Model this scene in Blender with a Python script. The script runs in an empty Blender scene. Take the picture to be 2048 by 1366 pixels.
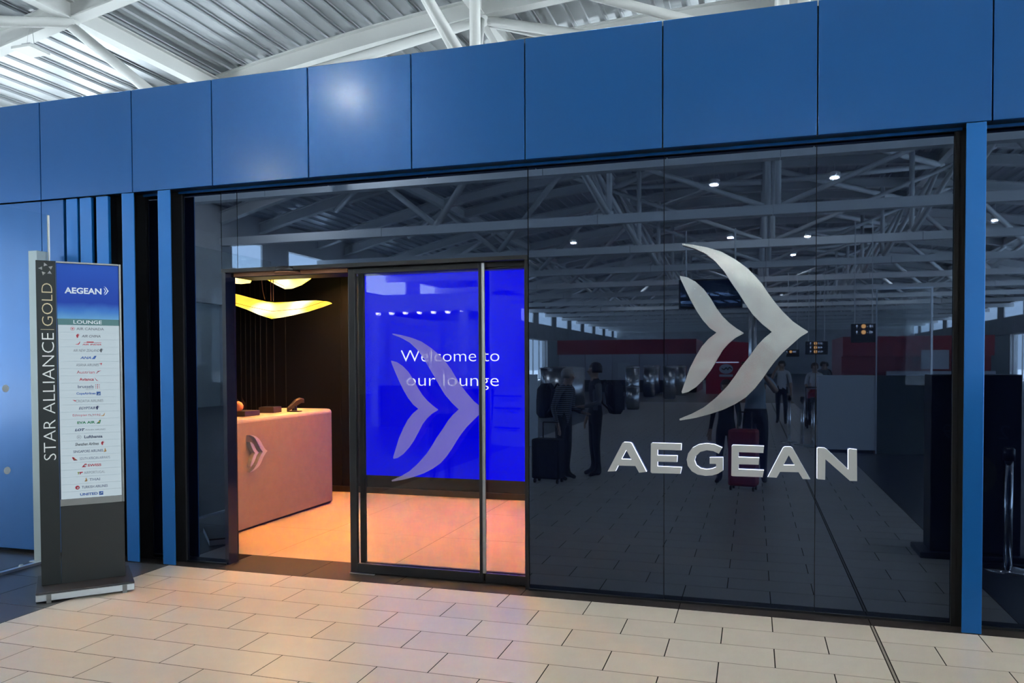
import bpy, bmesh, math, random
from mathutils import Vector, Matrix, Euler

SC = bpy.context.scene
COL = SC.collection
random.seed(7)
PI = math.pi

# ------------------------------------------------------------------ camera
# metres: facade plane y = 0, x to the right along it, hall towards -y, lounge towards +y
def make_camera():
    yaw, pitch, roll = 0.298230, -0.024737, -0.004233
    f = Vector((-math.sin(yaw) * math.cos(pitch), math.cos(yaw) * math.cos(pitch), math.sin(pitch)))
    r0 = Vector((math.cos(yaw), math.sin(yaw), 0)); u0 = r0.cross(f)
    r = r0 * math.cos(roll) + u0 * math.sin(roll); u = -r0 * math.sin(roll) + u0 * math.cos(roll)
    cam = bpy.data.cameras.new('camera'); o = bpy.data.objects.new('camera', cam); COL.objects.link(o)
    M = Matrix((r, u, -f)).transposed().to_4x4(); M.translation = Vector((0, -5.385, 1.667)); o.matrix_world = M
    cam.sensor_width = 36; cam.sensor_fit = 'HORIZONTAL'; cam.lens = 36 * 1570.53 / 2048
    cam.shift_y = 83.65 / 2048; cam.clip_start = 0.02; cam.clip_end = 600
    SC.camera = o
make_camera()

# ------------------------------------------------------------------ world, sun, exposure
W = bpy.data.worlds.new('sky'); SC.world = W; W.use_nodes = True
bg = W.node_tree.nodes['Background']
bg.inputs[0].default_value = (0.80, 0.90, 1.0, 1); bg.inputs[1].default_value = 4.2
sun = bpy.data.lights.new('sun', 'SUN'); sun.energy = 42.0; sun.angle = 0.02; sun.color = (1, 0.97, 0.93)
so = bpy.data.objects.new('sun', sun); COL.objects.link(so); so.rotation_euler = (math.radians(28), math.radians(12), 0)
vs = SC.view_settings
vs.view_transform = 'Standard'; vs.look = 'None'; vs.gamma = 1.0; vs.exposure = 0.58; vs.use_curve_mapping = False
SC.cycles.max_bounces = 7; SC.cycles.diffuse_bounces = 3; SC.cycles.glossy_bounces = 4
SC.cycles.transparent_max_bounces = 16; SC.cycles.transmission_bounces = 6
SC.cycles.caustics_reflective = False; SC.cycles.caustics_refractive = False
SC.cycles.sample_clamp_indirect = 6.0
SC.cycles.use_adaptive_sampling = True; SC.cycles.adaptive_threshold = 0.02
HALL_LAMP_W = 120.0
LOUNGE_LAMP_W = 23.0

# ------------------------------------------------------------------ materials
def lin(c):
    if isinstance(c, str):
        c = [int(c[i:i + 2], 16) / 255 for i in (1, 3, 5)]
        c = [v / 12.92 if v <= 0.04045 else ((v + 0.055) / 1.055) ** 2.4 for v in c]
    return (c[0], c[1], c[2], 1)
MATS = {}
def mat(name, color, rough=0.5, metal=0.0, ior=1.5, emis=None, estr=0.0, var=0.0, vscale=6.0, bump=0.0, bscale=60.0, spec=0.5, coat=0.0):
    m = bpy.data.materials.new(name); m.use_nodes = True; nt = m.node_tree; b = nt.nodes['Principled BSDF']
    c = lin(color); b.inputs['Base Color'].default_value = c
    b.inputs['Roughness'].default_value = rough; b.inputs['Metallic'].default_value = metal
    b.inputs['IOR'].default_value = ior; b.inputs['Specular IOR Level'].default_value = spec
    b.inputs['Coat Weight'].default_value = coat; b.inputs['Coat Roughness'].default_value = 0.08
    if emis is not None:
        b.inputs['Emission Color'].default_value = lin(emis); b.inputs['Emission Strength'].default_value = estr
    if var or bump:
        tc = nt.nodes.new('ShaderNodeTexCoord')
        if var:
            n = nt.nodes.new('ShaderNodeTexNoise'); n.inputs['Scale'].default_value = vscale; n.inputs['Detail'].default_value = 5
            nt.links.new(tc.outputs['Object'], n.inputs['Vector'])
            mx = nt.nodes.new('ShaderNodeMix'); mx.data_type = 'RGBA'
            mx.inputs[6].default_value = tuple(v * (1 - var) for v in c[:3]) + (1,)
            mx.inputs[7].default_value = tuple(min(1, v * (1 + var)) for v in c[:3]) + (1,)
            nt.links.new(n.outputs['Fac'], mx.inputs[0]); nt.links.new(mx.outputs[2], b.inputs['Base Color'])
        if bump:
            n2 = nt.nodes.new('ShaderNodeTexNoise'); n2.inputs['Scale'].default_value = bscale; n2.inputs['Detail'].default_value = 3
            nt.links.new(tc.outputs['Object'], n2.inputs['Vector'])
            bp = nt.nodes.new('ShaderNodeBump'); bp.inputs['Strength'].default_value = bump; bp.inputs['Distance'].default_value = 0.01
            nt.links.new(n2.outputs['Fac'], bp.inputs['Height']); nt.links.new(bp.outputs['Normal'], b.inputs['Normal'])
    MATS[name] = m; return m
def glass(name, tint=(1, 1, 1), ior=1.5, rough=0.0, body=0.0, bodycol=(0.5, 0.5, 0.5)):
    m = bpy.data.materials.new(name); m.use_nodes = True; nt = m.node_tree; nt.nodes.clear()
    out = nt.nodes.new('ShaderNodeOutputMaterial'); tr = nt.nodes.new('ShaderNodeBsdfTransparent'); tr.inputs[0].default_value = lin(tint)
    gl = nt.nodes.new('ShaderNodeBsdfGlossy'); gl.inputs['Roughness'].default_value = rough
    fr = nt.nodes.new('ShaderNodeFresnel'); geo = nt.nodes.new('ShaderNodeNewGeometry')
    mi = nt.nodes.new('ShaderNodeMix'); mi.data_type = 'FLOAT'; mi.inputs[2].default_value = ior; mi.inputs[3].default_value = 1.0 / ior   # same reflectance from either face of the pane
    nt.links.new(geo.outputs['Backfacing'], mi.inputs[0]); nt.links.new(mi.outputs[0], fr.inputs[0])
    mx = nt.nodes.new('ShaderNodeMixShader'); base = tr
    if body:
        df = nt.nodes.new('ShaderNodeBsdfDiffuse'); df.inputs[0].default_value = lin(bodycol)
        mb = nt.nodes.new('ShaderNodeMixShader'); mb.inputs[0].default_value = body
        nt.links.new(tr.outputs[0], mb.inputs[1]); nt.links.new(df.outputs[0], mb.inputs[2]); base = mb
    nt.links.new(fr.outputs[0], mx.inputs[0]); nt.links.new(base.outputs[0], mx.inputs[1]); nt.links.new(gl.outputs[0], mx.inputs[2])
    nt.links.new(mx.outputs[0], out.inputs[0]); MATS[name] = m; return m
def emit(name, color, s):
    return mat(name, (0.02, 0.02, 0.02), 0.6, emis=color, estr=s)

mat('blue_panel', (0.003, 0.090, 0.305), 0.30, 0.45, var=0.07, vscale=1.2, bump=0.02, bscale=3, coat=0.28)
mat('blue_fin', (0.004, 0.135, 0.44), 0.34, 0.45, coat=0.25)
for _n in ('blue_panel', 'blue_fin'): MATS[_n].node_tree.nodes['Principled BSDF'].inputs['Coat Roughness'].default_value = 0.15
mat('black_metal', (0.006, 0.007, 0.010), 0.35)
mat('black_matt', (0.004, 0.004, 0.006), 0.6)
mat('jamb_gloss', (0.010, 0.014, 0.035), 0.14, 0.0, ior=1.7)
mat('dark_glass', (0.0022, 0.0036, 0.011), 0.012, 0.0, ior=2.12)
MATS['dark_glass'].node_tree.nodes['Principled BSDF'].inputs['Specular Tint'].default_value = (0.50, 0.68, 1.0, 1)
glass('clear_glass', (0.95, 0.97, 0.96), 1.36)
glass('screen_glass', (0.95, 0.98, 0.98), 1.3)
glass('window_glass', (0.92, 0.96, 0.97), 1.45)
glass('green_glass', (0.35, 0.42, 0.42), 1.5, body=0.6, bodycol=(0.10, 0.13, 0.13))
glass('frost_film', (0.8, 0.8, 0.98), 1.2, body=0.34, bodycol=(0.62, 0.54, 0.80), rough=0.3)
mat('dot_film', (0.75, 0.85, 0.9), 0.6)
mat('tile_beige', (0.545, 0.505, 0.44), 0.28, var=0.05, vscale=9, bump=0.015, bscale=140)
mat('tile_beige_b', (0.53, 0.488, 0.425), 0.28, var=0.05, vscale=9, bump=0.015, bscale=140)
mat('tile_beige_c', (0.56, 0.52, 0.455), 0.28, var=0.05, vscale=9, bump=0.015, bscale=140)
mat('tile_dark', (0.045, 0.046, 0.052), 0.32, var=0.2, vscale=5)
mat('grout', (0.02, 0.018, 0.017), 0.95, spec=0.1)
mat('joint_strip', (0.22, 0.20, 0.17), 0.5)
mat('threshold', (0.022, 0.017, 0.017), 0.5, var=0.15, vscale=14)
mat('lounge_tile', (0.54, 0.43, 0.32), 0.5, var=0.08, vscale=2.2)
mat('lounge_wall', (0.006, 0.008, 0.018), 0.33, var=0.2, vscale=3)
mat('rib_metal', (0.05, 0.045, 0.05), 0.3, 0.6)
mat('lounge_ceiling', (0.012, 0.012, 0.014), 0.7)
mat('plaster_desk', (0.40, 0.29, 0.265), 0.75, var=0.09, vscale=10, bump=0.15, bscale=90)
mat('desk_top', (0.60, 0.50, 0.42), 0.45)
mat('emblem_metal', (0.72, 0.62, 0.55), 0.35, 0.3)
mat('white_steel', (0.78, 0.79, 0.78), 0.45)
mat('deck', (0.54, 0.57, 0.605), 0.30, 0.40, var=0.06, vscale=0.8)
mat('concrete', (0.58, 0.60, 0.60), 0.8, var=0.2, vscale=0.9, bump=0.1, bscale=8)
mat('concrete_light', (0.55, 0.56, 0.56), 0.8, var=0.12, vscale=1.2)
mat('grey_post', (0.50, 0.55, 0.57), 0.45, 0.2, var=0.06, vscale=3)
mat('silver', (0.70, 0.71, 0.72), 0.28, 0.9)
mat('silver_logo', (0.74, 0.79, 0.80), 0.16, 0.8, bump=0.6, bscale=1.6)
for _b in MATS['silver_logo'].node_tree.nodes:
    if _b.type == 'BUMP': _b.inputs['Distance'].default_value = 0.02
mat('letter_face', (0.62, 0.62, 0.61), 0.35, 0.3)
mat('steel_brushed', (0.52, 0.53, 0.54), 0.25, 1.0)
mat('chrome', (0.75, 0.75, 0.75), 0.1, 1.0)
emit('halo_light', (0.72, 0.76, 1.0), 2.2)
mat('totem_grey', (0.014, 0.017, 0.018), 0.45, spec=0.35)
mat('totem_strip', (0.011, 0.015, 0.016), 0.42, spec=0.3)
mat('totem_frame', (0.20, 0.20, 0.19), 0.35, 0.7)
mat('totem_base', (0.036, 0.036, 0.042), 0.45)
mat('print_white', (0.88, 0.89, 0.88), 0.5)
mat('print_gold', (0.70, 0.58, 0.36), 0.5)
mat('print_silver', (0.68, 0.68, 0.68), 0.4, 0.3)
mat('ink_red', '#b8283c', 0.5); mat('ink_grey', '#555a62', 0.5); mat('ink_navy', '#1b2858', 0.5)
mat('ink_blue', '#2f5aa8', 0.5); mat('ink_black', '#20222a', 0.5); mat('ink_green', '#177a4c', 0.5)
mat('ink_gold', '#b98a4a', 0.5); mat('ink_olive', '#9aa83a', 0.5); mat('ink_white', '#e8eef4', 0.5); mat('ink_line', '#9fb0bc', 0.5)
mat('ink_teal', '#4d7a7e', 0.5)
emit('lightbox', (0.55, 0.68, 0.76), 0.5)
def blue_print():
    m = mat('poster_blue', (0.02, 0.08, 0.35), 0.45, spec=0.15); nt = m.node_tree; b = nt.nodes['Principled BSDF']
    tc = nt.nodes.new('ShaderNodeTexCoord'); sp = nt.nodes.new('ShaderNodeSeparateXYZ'); cr = nt.nodes.new('ShaderNodeValToRGB')
    n = nt.nodes.new('ShaderNodeTexNoise'); n.inputs['Scale'].default_value = 9; n.inputs['Detail'].default_value = 6
    ad = nt.nodes.new('ShaderNodeMath'); ad.operation = 'MULTIPLY_ADD'; ad.inputs[1].default_value = 0.12
    nt.links.new(tc.outputs['Generated'], sp.inputs[0]); nt.links.new(tc.outputs['Object'], n.inputs['Vector'])
    nt.links.new(n.outputs['Fac'], ad.inputs[0]); nt.links.new(sp.outputs['Z'], ad.inputs[2]); nt.links.new(ad.outputs[0], cr.inputs[0])
    e = cr.color_ramp.elements
    e[0].position = 0.05; e[0].color = (0.11, 0.30, 0.52, 1)
    e[1].position = 1.0; e[1].color = (0.015, 0.07, 0.38, 1)
    x = e.new(0.22); x.color = (0.04, 0.15, 0.46, 1)
    x = e.new(0.36); x.color = (0.010, 0.042, 0.30, 1)
    nt.links.new(cr.outputs[0], b.inputs['Base Color']); nt.links.new(cr.outputs[0], b.inputs['Emission Color']); b.inputs['Emission Strength'].default_value = 0.2
blue_print()
mat('screen_blue', (0, 0, 0), 0.9, spec=0.0, emis=(0.0, 0.0, 1.0), estr=0.55)
emit('screen_white', (0.95, 0.95, 1.0), 0.75)
def pendant_mat():
    m = mat('pendant_fabric', (0.7, 0.5, 0.15), 0.7); nt = m.node_tree; b = nt.nodes['Principled BSDF']
    tc = nt.nodes.new('ShaderNodeTexCoord'); n = nt.nodes.new('ShaderNodeTexNoise'); n.inputs['Scale'].default_value = 3.6; n.inputs['Detail'].default_value = 0.5
    cr = nt.nodes.new('ShaderNodeValToRGB'); e = cr.color_ramp.elements
    e[0].position = 0.34; e[0].color = (0.72, 0.30, 0.03, 1); e[1].position = 0.68; e[1].color = (1.0, 0.86, 0.55, 1)
    x = e.new(0.47); x.color = (0.80, 0.60, 0.04, 1)
    nt.links.new(tc.outputs['Object'], n.inputs['Vector']); nt.links.new(n.outputs['Fac'], cr.inputs[0])
    nt.links.new(cr.outputs[0], b.inputs['Emission Color']); b.inputs['Emission Strength'].default_value = 1.5
pendant_mat()
emit('lamp_glow', (1.0, 0.93, 0.80), 14.0)
emit('warm_glow', (1.0, 0.6, 0.3), 4.0)
mat('copper_cord', (0.45, 0.20, 0.10), 0.4)
mat('device_black', (0.012, 0.010, 0.012), 0.35)
mat('device_brown', (0.05, 0.03, 0.03), 0.4)
mat('orange_wax', (0.75, 0.22, 0.10), 0.45)
mat('red_wall', (0.30, 0.018, 0.026), 0.35)
mat('red_gloss', (0.50, 0.015, 0.035), 0.25)
mat('hoarding', (0.46, 0.49, 0.55), 0.6)
mat('hoarding_light', (0.50, 0.57, 0.57), 0.35)
mat('cabinet_grey', (0.52, 0.57, 0.62), 0.45)
mat('kiosk_white', (0.60, 0.63, 0.66), 0.5)
mat('kiosk_black', (0.006, 0.007, 0.009), 0.35)
mat('digit_dim', (0.05, 0.06, 0.07), 0.5)
mat('dim_yellow', (0.06, 0.055, 0.012), 0.5)
emit('sign_orange', (1.0, 0.42, 0.12), 3.5)
emit('sign_white', (0.85, 0.9, 1.0), 2.4)
mat('skin', (0.42, 0.27, 0.20), 0.55); mat('hair_dark', (0.02, 0.014, 0.010), 0.6); mat('hair_grey', (0.35, 0.33, 0.31), 0.6); mat('hair_brown', (0.07, 0.04, 0.025), 0.6)
mat('cloth_bluegrey', (0.32, 0.40, 0.46), 0.8); mat('cloth_black', (0.010, 0.011, 0.014), 0.8); mat('cloth_navy', (0.014, 0.018, 0.032), 0.8)
mat('cloth_white', (0.55, 0.55, 0.56), 0.8); mat('cloth_red', (0.28, 0.02, 0.025), 0.7); mat('cloth_grey', (0.16, 0.17, 0.18), 0.8); mat('shoe_black', (0.012, 0.012, 0.013), 0.5)
def stripe_mat():
    m = mat('cloth_stripe', (0.1, 0.1, 0.12), 0.8); nt = m.node_tree; b = nt.nodes['Principled BSDF']
    tc = nt.nodes.new('ShaderNodeTexCoord'); w = nt.nodes.new('ShaderNodeTexWave'); w.bands_direction = 'Z'; w.inputs['Scale'].default_value = 11
    cr = nt.nodes.new('ShaderNodeValToRGB'); cr.color_ramp.interpolation = 'CONSTANT'; e = cr.color_ramp.elements
    e[0].color = (0.02, 0.022, 0.03, 1); e[1].position = 0.62; e[1].color = (0.22, 0.23, 0.25, 1)
    nt.links.new(tc.outputs['Object'], w.inputs['Vector']); nt.links.new(w.outputs['Fac'], cr.inputs[0]); nt.links.new(cr.outputs[0], b.inputs['Base Color'])
stripe_mat()
def brick_mat(name, c1, c2, grout, w, h, rough, mortar):
    m = mat(name, c1, rough); nt = m.node_tree; b = nt.nodes['Principled BSDF']
    tc = nt.nodes.new('ShaderNodeTexCoord'); br = nt.nodes.new('ShaderNodeTexBrick')
    br.inputs['Color1'].default_value = lin(c1); br.inputs['Color2'].default_value = lin(c2); br.inputs['Mortar'].default_value = lin(grout)
    br.inputs['Scale'].default_value = 1.0; br.inputs['Mortar Size'].default_value = mortar; br.inputs['Brick Width'].default_value = w; br.inputs['Row Height'].default_value = h
    nt.links.new(tc.outputs['Object'], br.inputs['Vector']); nt.links.new(br.outputs['Color'], b.inputs['Base Color'])
brick_mat('far_paving', (0.545, 0.505, 0.44), (0.53, 0.49, 0.425), (0.10, 0.09, 0.08), 0.6, 0.3, 0.17, 0.004)
brick_mat('dark_paving', (0.045, 0.046, 0.052), (0.05, 0.05, 0.056), (0.02, 0.02, 0.022), 0.6, 0.6, 0.34, 0.004)
mat('bounce_apron', (0.53, 0.55, 0.57), 0.9, var=0.1, vscale=0.05)

# ------------------------------------------------------------------ mesh helpers
class MB:
    def __init__(s): s.v = []; s.f = []; s.m = []
    def add(s, vs, fs, mi=0):
        n = len(s.v); s.v += [tuple(p) for p in vs]; s.f += [tuple(i + n for i in f) for f in fs]; s.m += [mi] * len(fs); return s
    def box(s, x0, x1, y0, y1, z0, z1, mi=0, M=None):
        p = [(x0, y0, z0), (x1, y0, z0), (x1, y1, z0), (x0, y1, z0), (x0, y0, z1), (x1, y0, z1), (x1, y1, z1), (x0, y1, z1)]
        if M is not None: p = [tuple(M @ Vector(q)) for q in p]
        return s.add(p, [(3, 2, 1, 0), (4, 5, 6, 7), (0, 1, 5, 4), (1, 2, 6, 5), (2, 3, 7, 6), (3, 0, 4, 7)], mi)
    def tube(s, a, b, r, n=10, r2=None, mi=0):
        a = Vector(a); b = Vector(b); d = (b - a).normalized(); r2 = r if r2 is None else r2
        h = Vector((0, 0, 1)) if abs(d.z) < 0.9 else Vector((1, 0, 0)); e1 = d.cross(h).normalized(); e2 = d.cross(e1)
        vs = []
        for c, rr in ((a, r), (b, r2)):
            for k in range(n):
                t = 2 * PI * k / n; vs.append(tuple(c + rr * (math.cos(t) * e1 + math.sin(t) * e2)))
        fs = [(k, (k + 1) % n, n + (k + 1) % n, n + k) for k in range(n)] + [tuple(reversed(range(n))), tuple(range(n, 2 * n))]
        return s.add(vs, fs, mi)
    def path(s, pts, r, n=8, mi=0):
        for a, b in zip(pts[:-1], pts[1:]): s.tube(a, b, r, n, mi=mi)
        return s
    def lathe(s, prof, c=(0, 0, 0), n=20, mi=0):
        vs = []; fs = []
        for (r, z) in prof:
            for k in range(n):
                t = 2 * PI * k / n; vs.append((c[0] + r * math.cos(t), c[1] + r * math.sin(t), c[2] + z))
        for i in range(len(prof) - 1):
            for k in range(n):
                fs.append((i * n + k, i * n + (k + 1) % n, (i + 1) * n + (k + 1) % n, (i + 1) * n + k))
        fs.append(tuple(reversed(range(n)))); fs.append(tuple(range((len(prof) - 1) * n, len(prof) * n)))
        return s.add(vs, fs, mi)
    def prism(s, poly, M, d0, d1, mi=0, hole=None):
        """polygon in local (a, b) extruded along local c from d0 to d1; M maps (a, b, c) to world"""
        bm = bmesh.new()
        def ring(pl): 
            v = [bm.verts.new((q[0], q[1], 0)) for q in pl]
            return [bm.edges.new((v[i], v[(i + 1) % len(v)])) for i in range(len(v))]
        ed = ring(poly)
        if hole: ed += ring(hole)
        bmesh.ops.triangle_fill(bm, use_beauty=True, use_dissolve=False, edges=ed)
        bm.verts.ensure_lookup_table(); bm.verts.index_update()
        base = [(v.co.x, v.co.y) for v in bm.verts]
        tris = []
        for f in bm.faces:
            t = [v.index for v in f.verts]
            if f.normal.z < 0: t.reverse()
            tris.append(t)
        bm.free()
        n = len(base)
        vs = [M @ Vector((a, b, d1)) for a, b in base] + [M @ Vector((a, b, d0)) for a, b in base]
        fs = [tuple(t) for t in tris] + [tuple(reversed([i + n for i in t])) for t in tris]
        s.add(vs, fs, mi)
        loops = [(0, len(poly))] + ([(len(poly), len(poly) + len(hole))] if hole else [])
        side = []
        for a, b in loops:
            k = b - a
            for i in range(k): side.append((a + i, a + (i + 1) % k, n + a + (i + 1) % k, n + a + i))
        off = len(s.v) - 2 * n
        s.f += [tuple(i + off for i in f) for f in side]; s.m += [getattr(s, 'side_mi', mi)] * len(side)
        return s
    def build(s, name, mats, parent=None, smooth=False, bevel=0.0, loc=None):
        me = bpy.data.meshes.new(name); me.from_pydata(s.v, [], s.f)
        for m in (mats if isinstance(mats, (list, tuple)) else [mats]): me.materials.append(MATS[m] if isinstance(m, str) else m)
        me.polygons.foreach_set('material_index', s.m)
        bm = bmesh.new(); bm.from_mesh(me); bmesh.ops.recalc_face_normals(bm, faces=bm.faces)
        if bevel:
            bmesh.ops.remove_doubles(bm, verts=bm.verts, dist=1e-6)
            es = [e for e in bm.edges if len(e.link_faces) == 2 and e.calc_face_angle(0) > 0.6]
            bmesh.ops.bevel(bm, geom=es, offset=bevel, segments=2, profile=0.5, affect='EDGES', clamp_overlap=True)
        bm.to_mesh(me); bm.free()
        if smooth: me.polygons.foreach_set('use_smooth', [True] * len(me.polygons))
        return link(name, me, parent, loc)
def link(name, me, parent=None, loc=None):
    o = bpy.data.objects.new(name, me); COL.objects.link(o)
    if parent is not None: o.parent = parent
    if loc is not None: o.location = loc
    return o
def B(name, m, x0, x1, y0, y1, z0, z1, parent=None, bevel=0.0):
    """box whose object origin is the world origin of its parent frame"""
    return MB().box(x0, x1, y0, y1, z0, z1).build(name, m, parent, bevel=bevel)
def tag(o, label=None, cat=None, group=None, kind=None):
    if label: o['label'] = label
    if cat: o['category'] = cat
    if group: o['group'] = group
    if kind: o['kind'] = kind
    return o
def thing(name, label, cat, loc=(0, 0, 0), rz=0, group=None):
    o = bpy.data.objects.new(name, None); COL.objects.link(o); o.location = loc; o.rotation_euler = (0, 0, rz); o.empty_display_size = 0.1
    return tag(o, label, cat, group)
def struct(name, loc=(0, 0, 0)):
    o = bpy.data.objects.new(name, None); COL.objects.link(o); o.location = loc; o['kind'] = 'structure'; o.empty_display_size = 0.1; return o
def copy_tree(o, parent=None):
    c = o.copy(); COL.objects.link(c)
    if parent is not None: c.parent = parent
    for ch in list(o.children): copy_tree(ch, c)
    return c
TEXTS = []
def text(name, body, rect, M, m, parent, bold=0.0, shear=0.0, ext=0.0008, keep=False):
    """lettering fitted to rect (a0, a1, b0, b1) of the plane M maps to world/local space"""
    cu = bpy.data.curves.new(name, 'FONT'); cu.body = body; cu.size = 1.0; cu.offset = bold; cu.shear = shear; cu.resolution_u = 3; cu.align_x = 'LEFT'
    o = bpy.data.objects.new('tmp_text', cu); COL.objects.link(o); TEXTS.append((o, name, rect, M, m, parent, ext, keep))
def flush_texts():
    bpy.context.view_layer.update(); dg = bpy.context.evaluated_depsgraph_get()
    for (o, name, rect, M, m, parent, ext, keep) in TEXTS:
        me0 = o.evaluated_get(dg).to_mesh(); co = [v.co.copy() for v in me0.vertices]; fs = [tuple(p.vertices) for p in me0.polygons]
        x0 = min(c.x for c in co); x1 = max(c.x for c in co); y0 = min(c.y for c in co); y1 = max(c.y for c in co)
        sx = (rect[1] - rect[0]) / (x1 - x0); sy = (rect[3] - rect[2]) / (y1 - y0)
        vs = [M @ Vector((rect[0] + (c.x - x0) * sx, rect[2] + (c.y - y0) * sy, ext)) for c in co]
        me = bpy.data.meshes.new(name); me.from_pydata(vs, [], fs); me.materials.append(MATS[m]); link(name, me, parent)
        o.evaluated_get(dg).to_mesh_clear(); cu = o.data; bpy.data.objects.remove(o); bpy.data.curves.remove(cu)
    TEXTS.clear()
M_WALL = lambda y: Matrix(((1, 0, 0, 0), (0, 0, -1, y), (0, 1, 0, 0), (0, 0, 0, 1)))     # (a,b,c) -> x, z, towards -y
M_HALL = lambda x, y, z: Matrix(((-1, 0, 0, x), (0, 0, 1, y), (0, 1, 0, z), (0, 0, 0, 1)))   # read from the lounge, faces +y

# ------------------------------------------------------------------ floor
floor = MB().box(-20.9, 22.9, -122, 38, -0.30, -0.0016).build('floor', 'grout'); floor['kind'] = 'structure'
bounce_apron = MB().box(-160, 160, -220, 160, -0.60, -0.32).build('floor_bounce_apron', 'bounce_apron'); bounce_apron['kind'] = 'structure'  # unseen ground outside, added to bounce sunlight up to the roof
BX0, BX1, JX = -4.66, 1.62, 0.723
tile_meshes = {}
def tile_mesh(w, d, m):
    k = (round(w, 3), round(d, 3), m)
    if k not in tile_meshes:
        o = MB().box(-w / 2, w / 2, -d / 2, d / 2, -0.018, 0.0).build('floor_tile', m, bevel=0.0006)
        tile_meshes[k] = o.data; bpy.data.objects.remove(o)
    return tile_meshes[k]
def row_spans(r, x0=BX0, x1=BX1):
    off = 0.12 if r % 2 == 0 else 0.42
    xs = [off + 0.6 * k for k in range(-12, 8)]
    cuts = sorted(set([x0, x1] + [round(x, 4) for x in xs if x0 < x < x1] + [JX - 0.010, JX + 0.010]))
    cuts = [c for i, c in enumerate(cuts)]
    out = []
    for a, b in zip(cuts[:-1], cuts[1:]):
        if b - a < 0.03: continue
        out.append((a, b))
    return out
g = 0.0034
for r in range(0, 16):
    yc = -0.15 - 0.3 * r
    for a, b in row_spans(r):
        m = ('tile_beige', 'tile_beige_b', 'tile_beige_c')[random.randrange(3)]
        link('floor_tile', tile_mesh(b - a - 2 * g, 0.3 - 2 * g, m), floor, ((a + b) / 2, yc, 0))
mb = MB()
for r in range(16, 95):
    yc = -0.15 - 0.3 * r
    for a, b in row_spans(r): mb.box(a + g, b - g, yc - 0.15 + g, yc + 0.15 - g, -0.018, 0.0)
o = mb.build('far_floor_tiles', 'tile_beige', floor); o['kind'] = 'stuff'
B('expansion_joint', 'joint_strip', JX - 0.006, JX + 0.006, -28.5, 0, -0.018, -0.0008, floor)
B('far_paving_strip', 'far_paving', BX0, BX1, -122, -28.505, -0.018, 0.0, floor)
B('dark_paving_field', 'dark_paving', BX1 + g, 22.9, -122, 0.12, -0.018, -0.0005, floor)
# dark floor on the left, tile by tile where the photograph shows it
for i in range(6):
    for j in range(-1, 7):
        xa = BX0 - 0.6 * (i + 1); yb = 0.0 - 0.6 * j
        if j == -1: continue
        link('dark_floor_tile', tile_mesh(0.6 - 2 * g, 0.6 - 2 * g, 'tile_dark'), floor, (xa + 0.3, yb - 0.3, 0))
mb = MB()
mb.box(-20.9, BX0 - 3.6 - g, -122, 0.12, -0.018, -0.0005); mb.box(BX0 - 3.6, BX0 - g, -122, -4.2 - g, -0.018, -0.0005)
mb.build('dark_paving_field', 'dark_paving', floor)
# strip under the facade and the threshold behind the sliding door
for x0, x1 in ((-9.0, -8.26), (-8.26, -7.06), (-7.06, -5.86), (-5.86, -4.66), (-4.66, -4.2), (-1.6, -0.48), (-0.48, 0.72), (0.72, 1.92), (1.92, 3.12)):
    B('threshold_slab', 'threshold', x0 + g, x1 - g, g, 0.155, -0.018, 0.0, floor)
for x0, x1 in ((-4.2, -3.4), (-3.4, -2.6), (-2.6, -1.6)):
    B('threshold_slab', 'threshold', x0 + g, x1 - g, g, 0.5 - g, -0.018, 0.0, floor)
for i in range(-4, 4):
    for j in range(0, 4):
        x0 = -4.06 + 1.2 * i; y0 = (0.5, 1.6, 2.83, 4.05)[j]; y1 = (1.6, 2.83, 4.05, 4.3)[j]
        if y0 >= 3.8: continue
        B('lounge_floor_tile', 'lounge_tile', x0 + 0.003, x0 + 1.2 - 0.003, y0 + 0.003, min(y1, 3.85) - 0.003, -0.018, 0.0, floor)

# ------------------------------------------------------------------ hall: roof deck, walls, glazing
XC, RAD, ZA = 0.6, 79.1, 10.45
def zarch(x): return ZA - RAD + math.sqrt(RAD * RAD - (x - XC) ** 2)
YT = [8.2 + 7.5 * k for k in range(-17, 5)]
ceiling = struct('ceiling')
NP = 20; PWID = 43.0 / NP
def deck_profile():
    pts = []; w = PWID; ribs = 5; step = w / ribs
    for k in range(ribs):
        s = -w / 2 + k * step; big = (k % 2 == 0)
        d = 0.075 if big else 0.05
        pts += [(s + 0.02, 0), (s + 0.16, 0), (s + 0.18, -d), (s + 0.30, -d), (s + 0.32, 0)]
        if big: pts += [(s + 0.36, 0), (s + 0.365, -0.03), (s + 0.385, -0.03), (s + 0.39, 0)]
    return [(-w / 2, 0)] + pts + [(w / 2, 0)]
prof = deck_profile(); RD = RAD + 0.58
vsd = [(s, 0.01, RD + d - s * s / (2 * RD)) for s, d in prof] + [(s, 7.49, RD + d - s * s / (2 * RD)) for s, d in prof]
n = len(prof)
deck_faces = [(i, i + 1, n + i + 1, n + i) for i in range(n - 1)]
dm = bpy.data.meshes.new('roof_panel'); dm.from_pydata(vsd, [], deck_faces); dm.materials.append(MATS['deck'])
far = MB()
for bi, y0 in enumerate(reversed(YT[:-1])):
    for p in range(NP):
        s = (p + 0.5 - NP / 2) * PWID; th = s / RD
        M = Matrix.Translation((XC, y0, ZA - RAD)) @ Matrix.Rotation(th, 4, 'Y')
        if bi < 15:
            o = link('roof_panel', dm, ceiling); o.matrix_local = M
        else:
            far.add([M @ Vector(v) for v in vsd], deck_faces)
o = far.build('far_roof_panels', 'deck', ceiling); o['kind'] = 'stuff'
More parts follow.
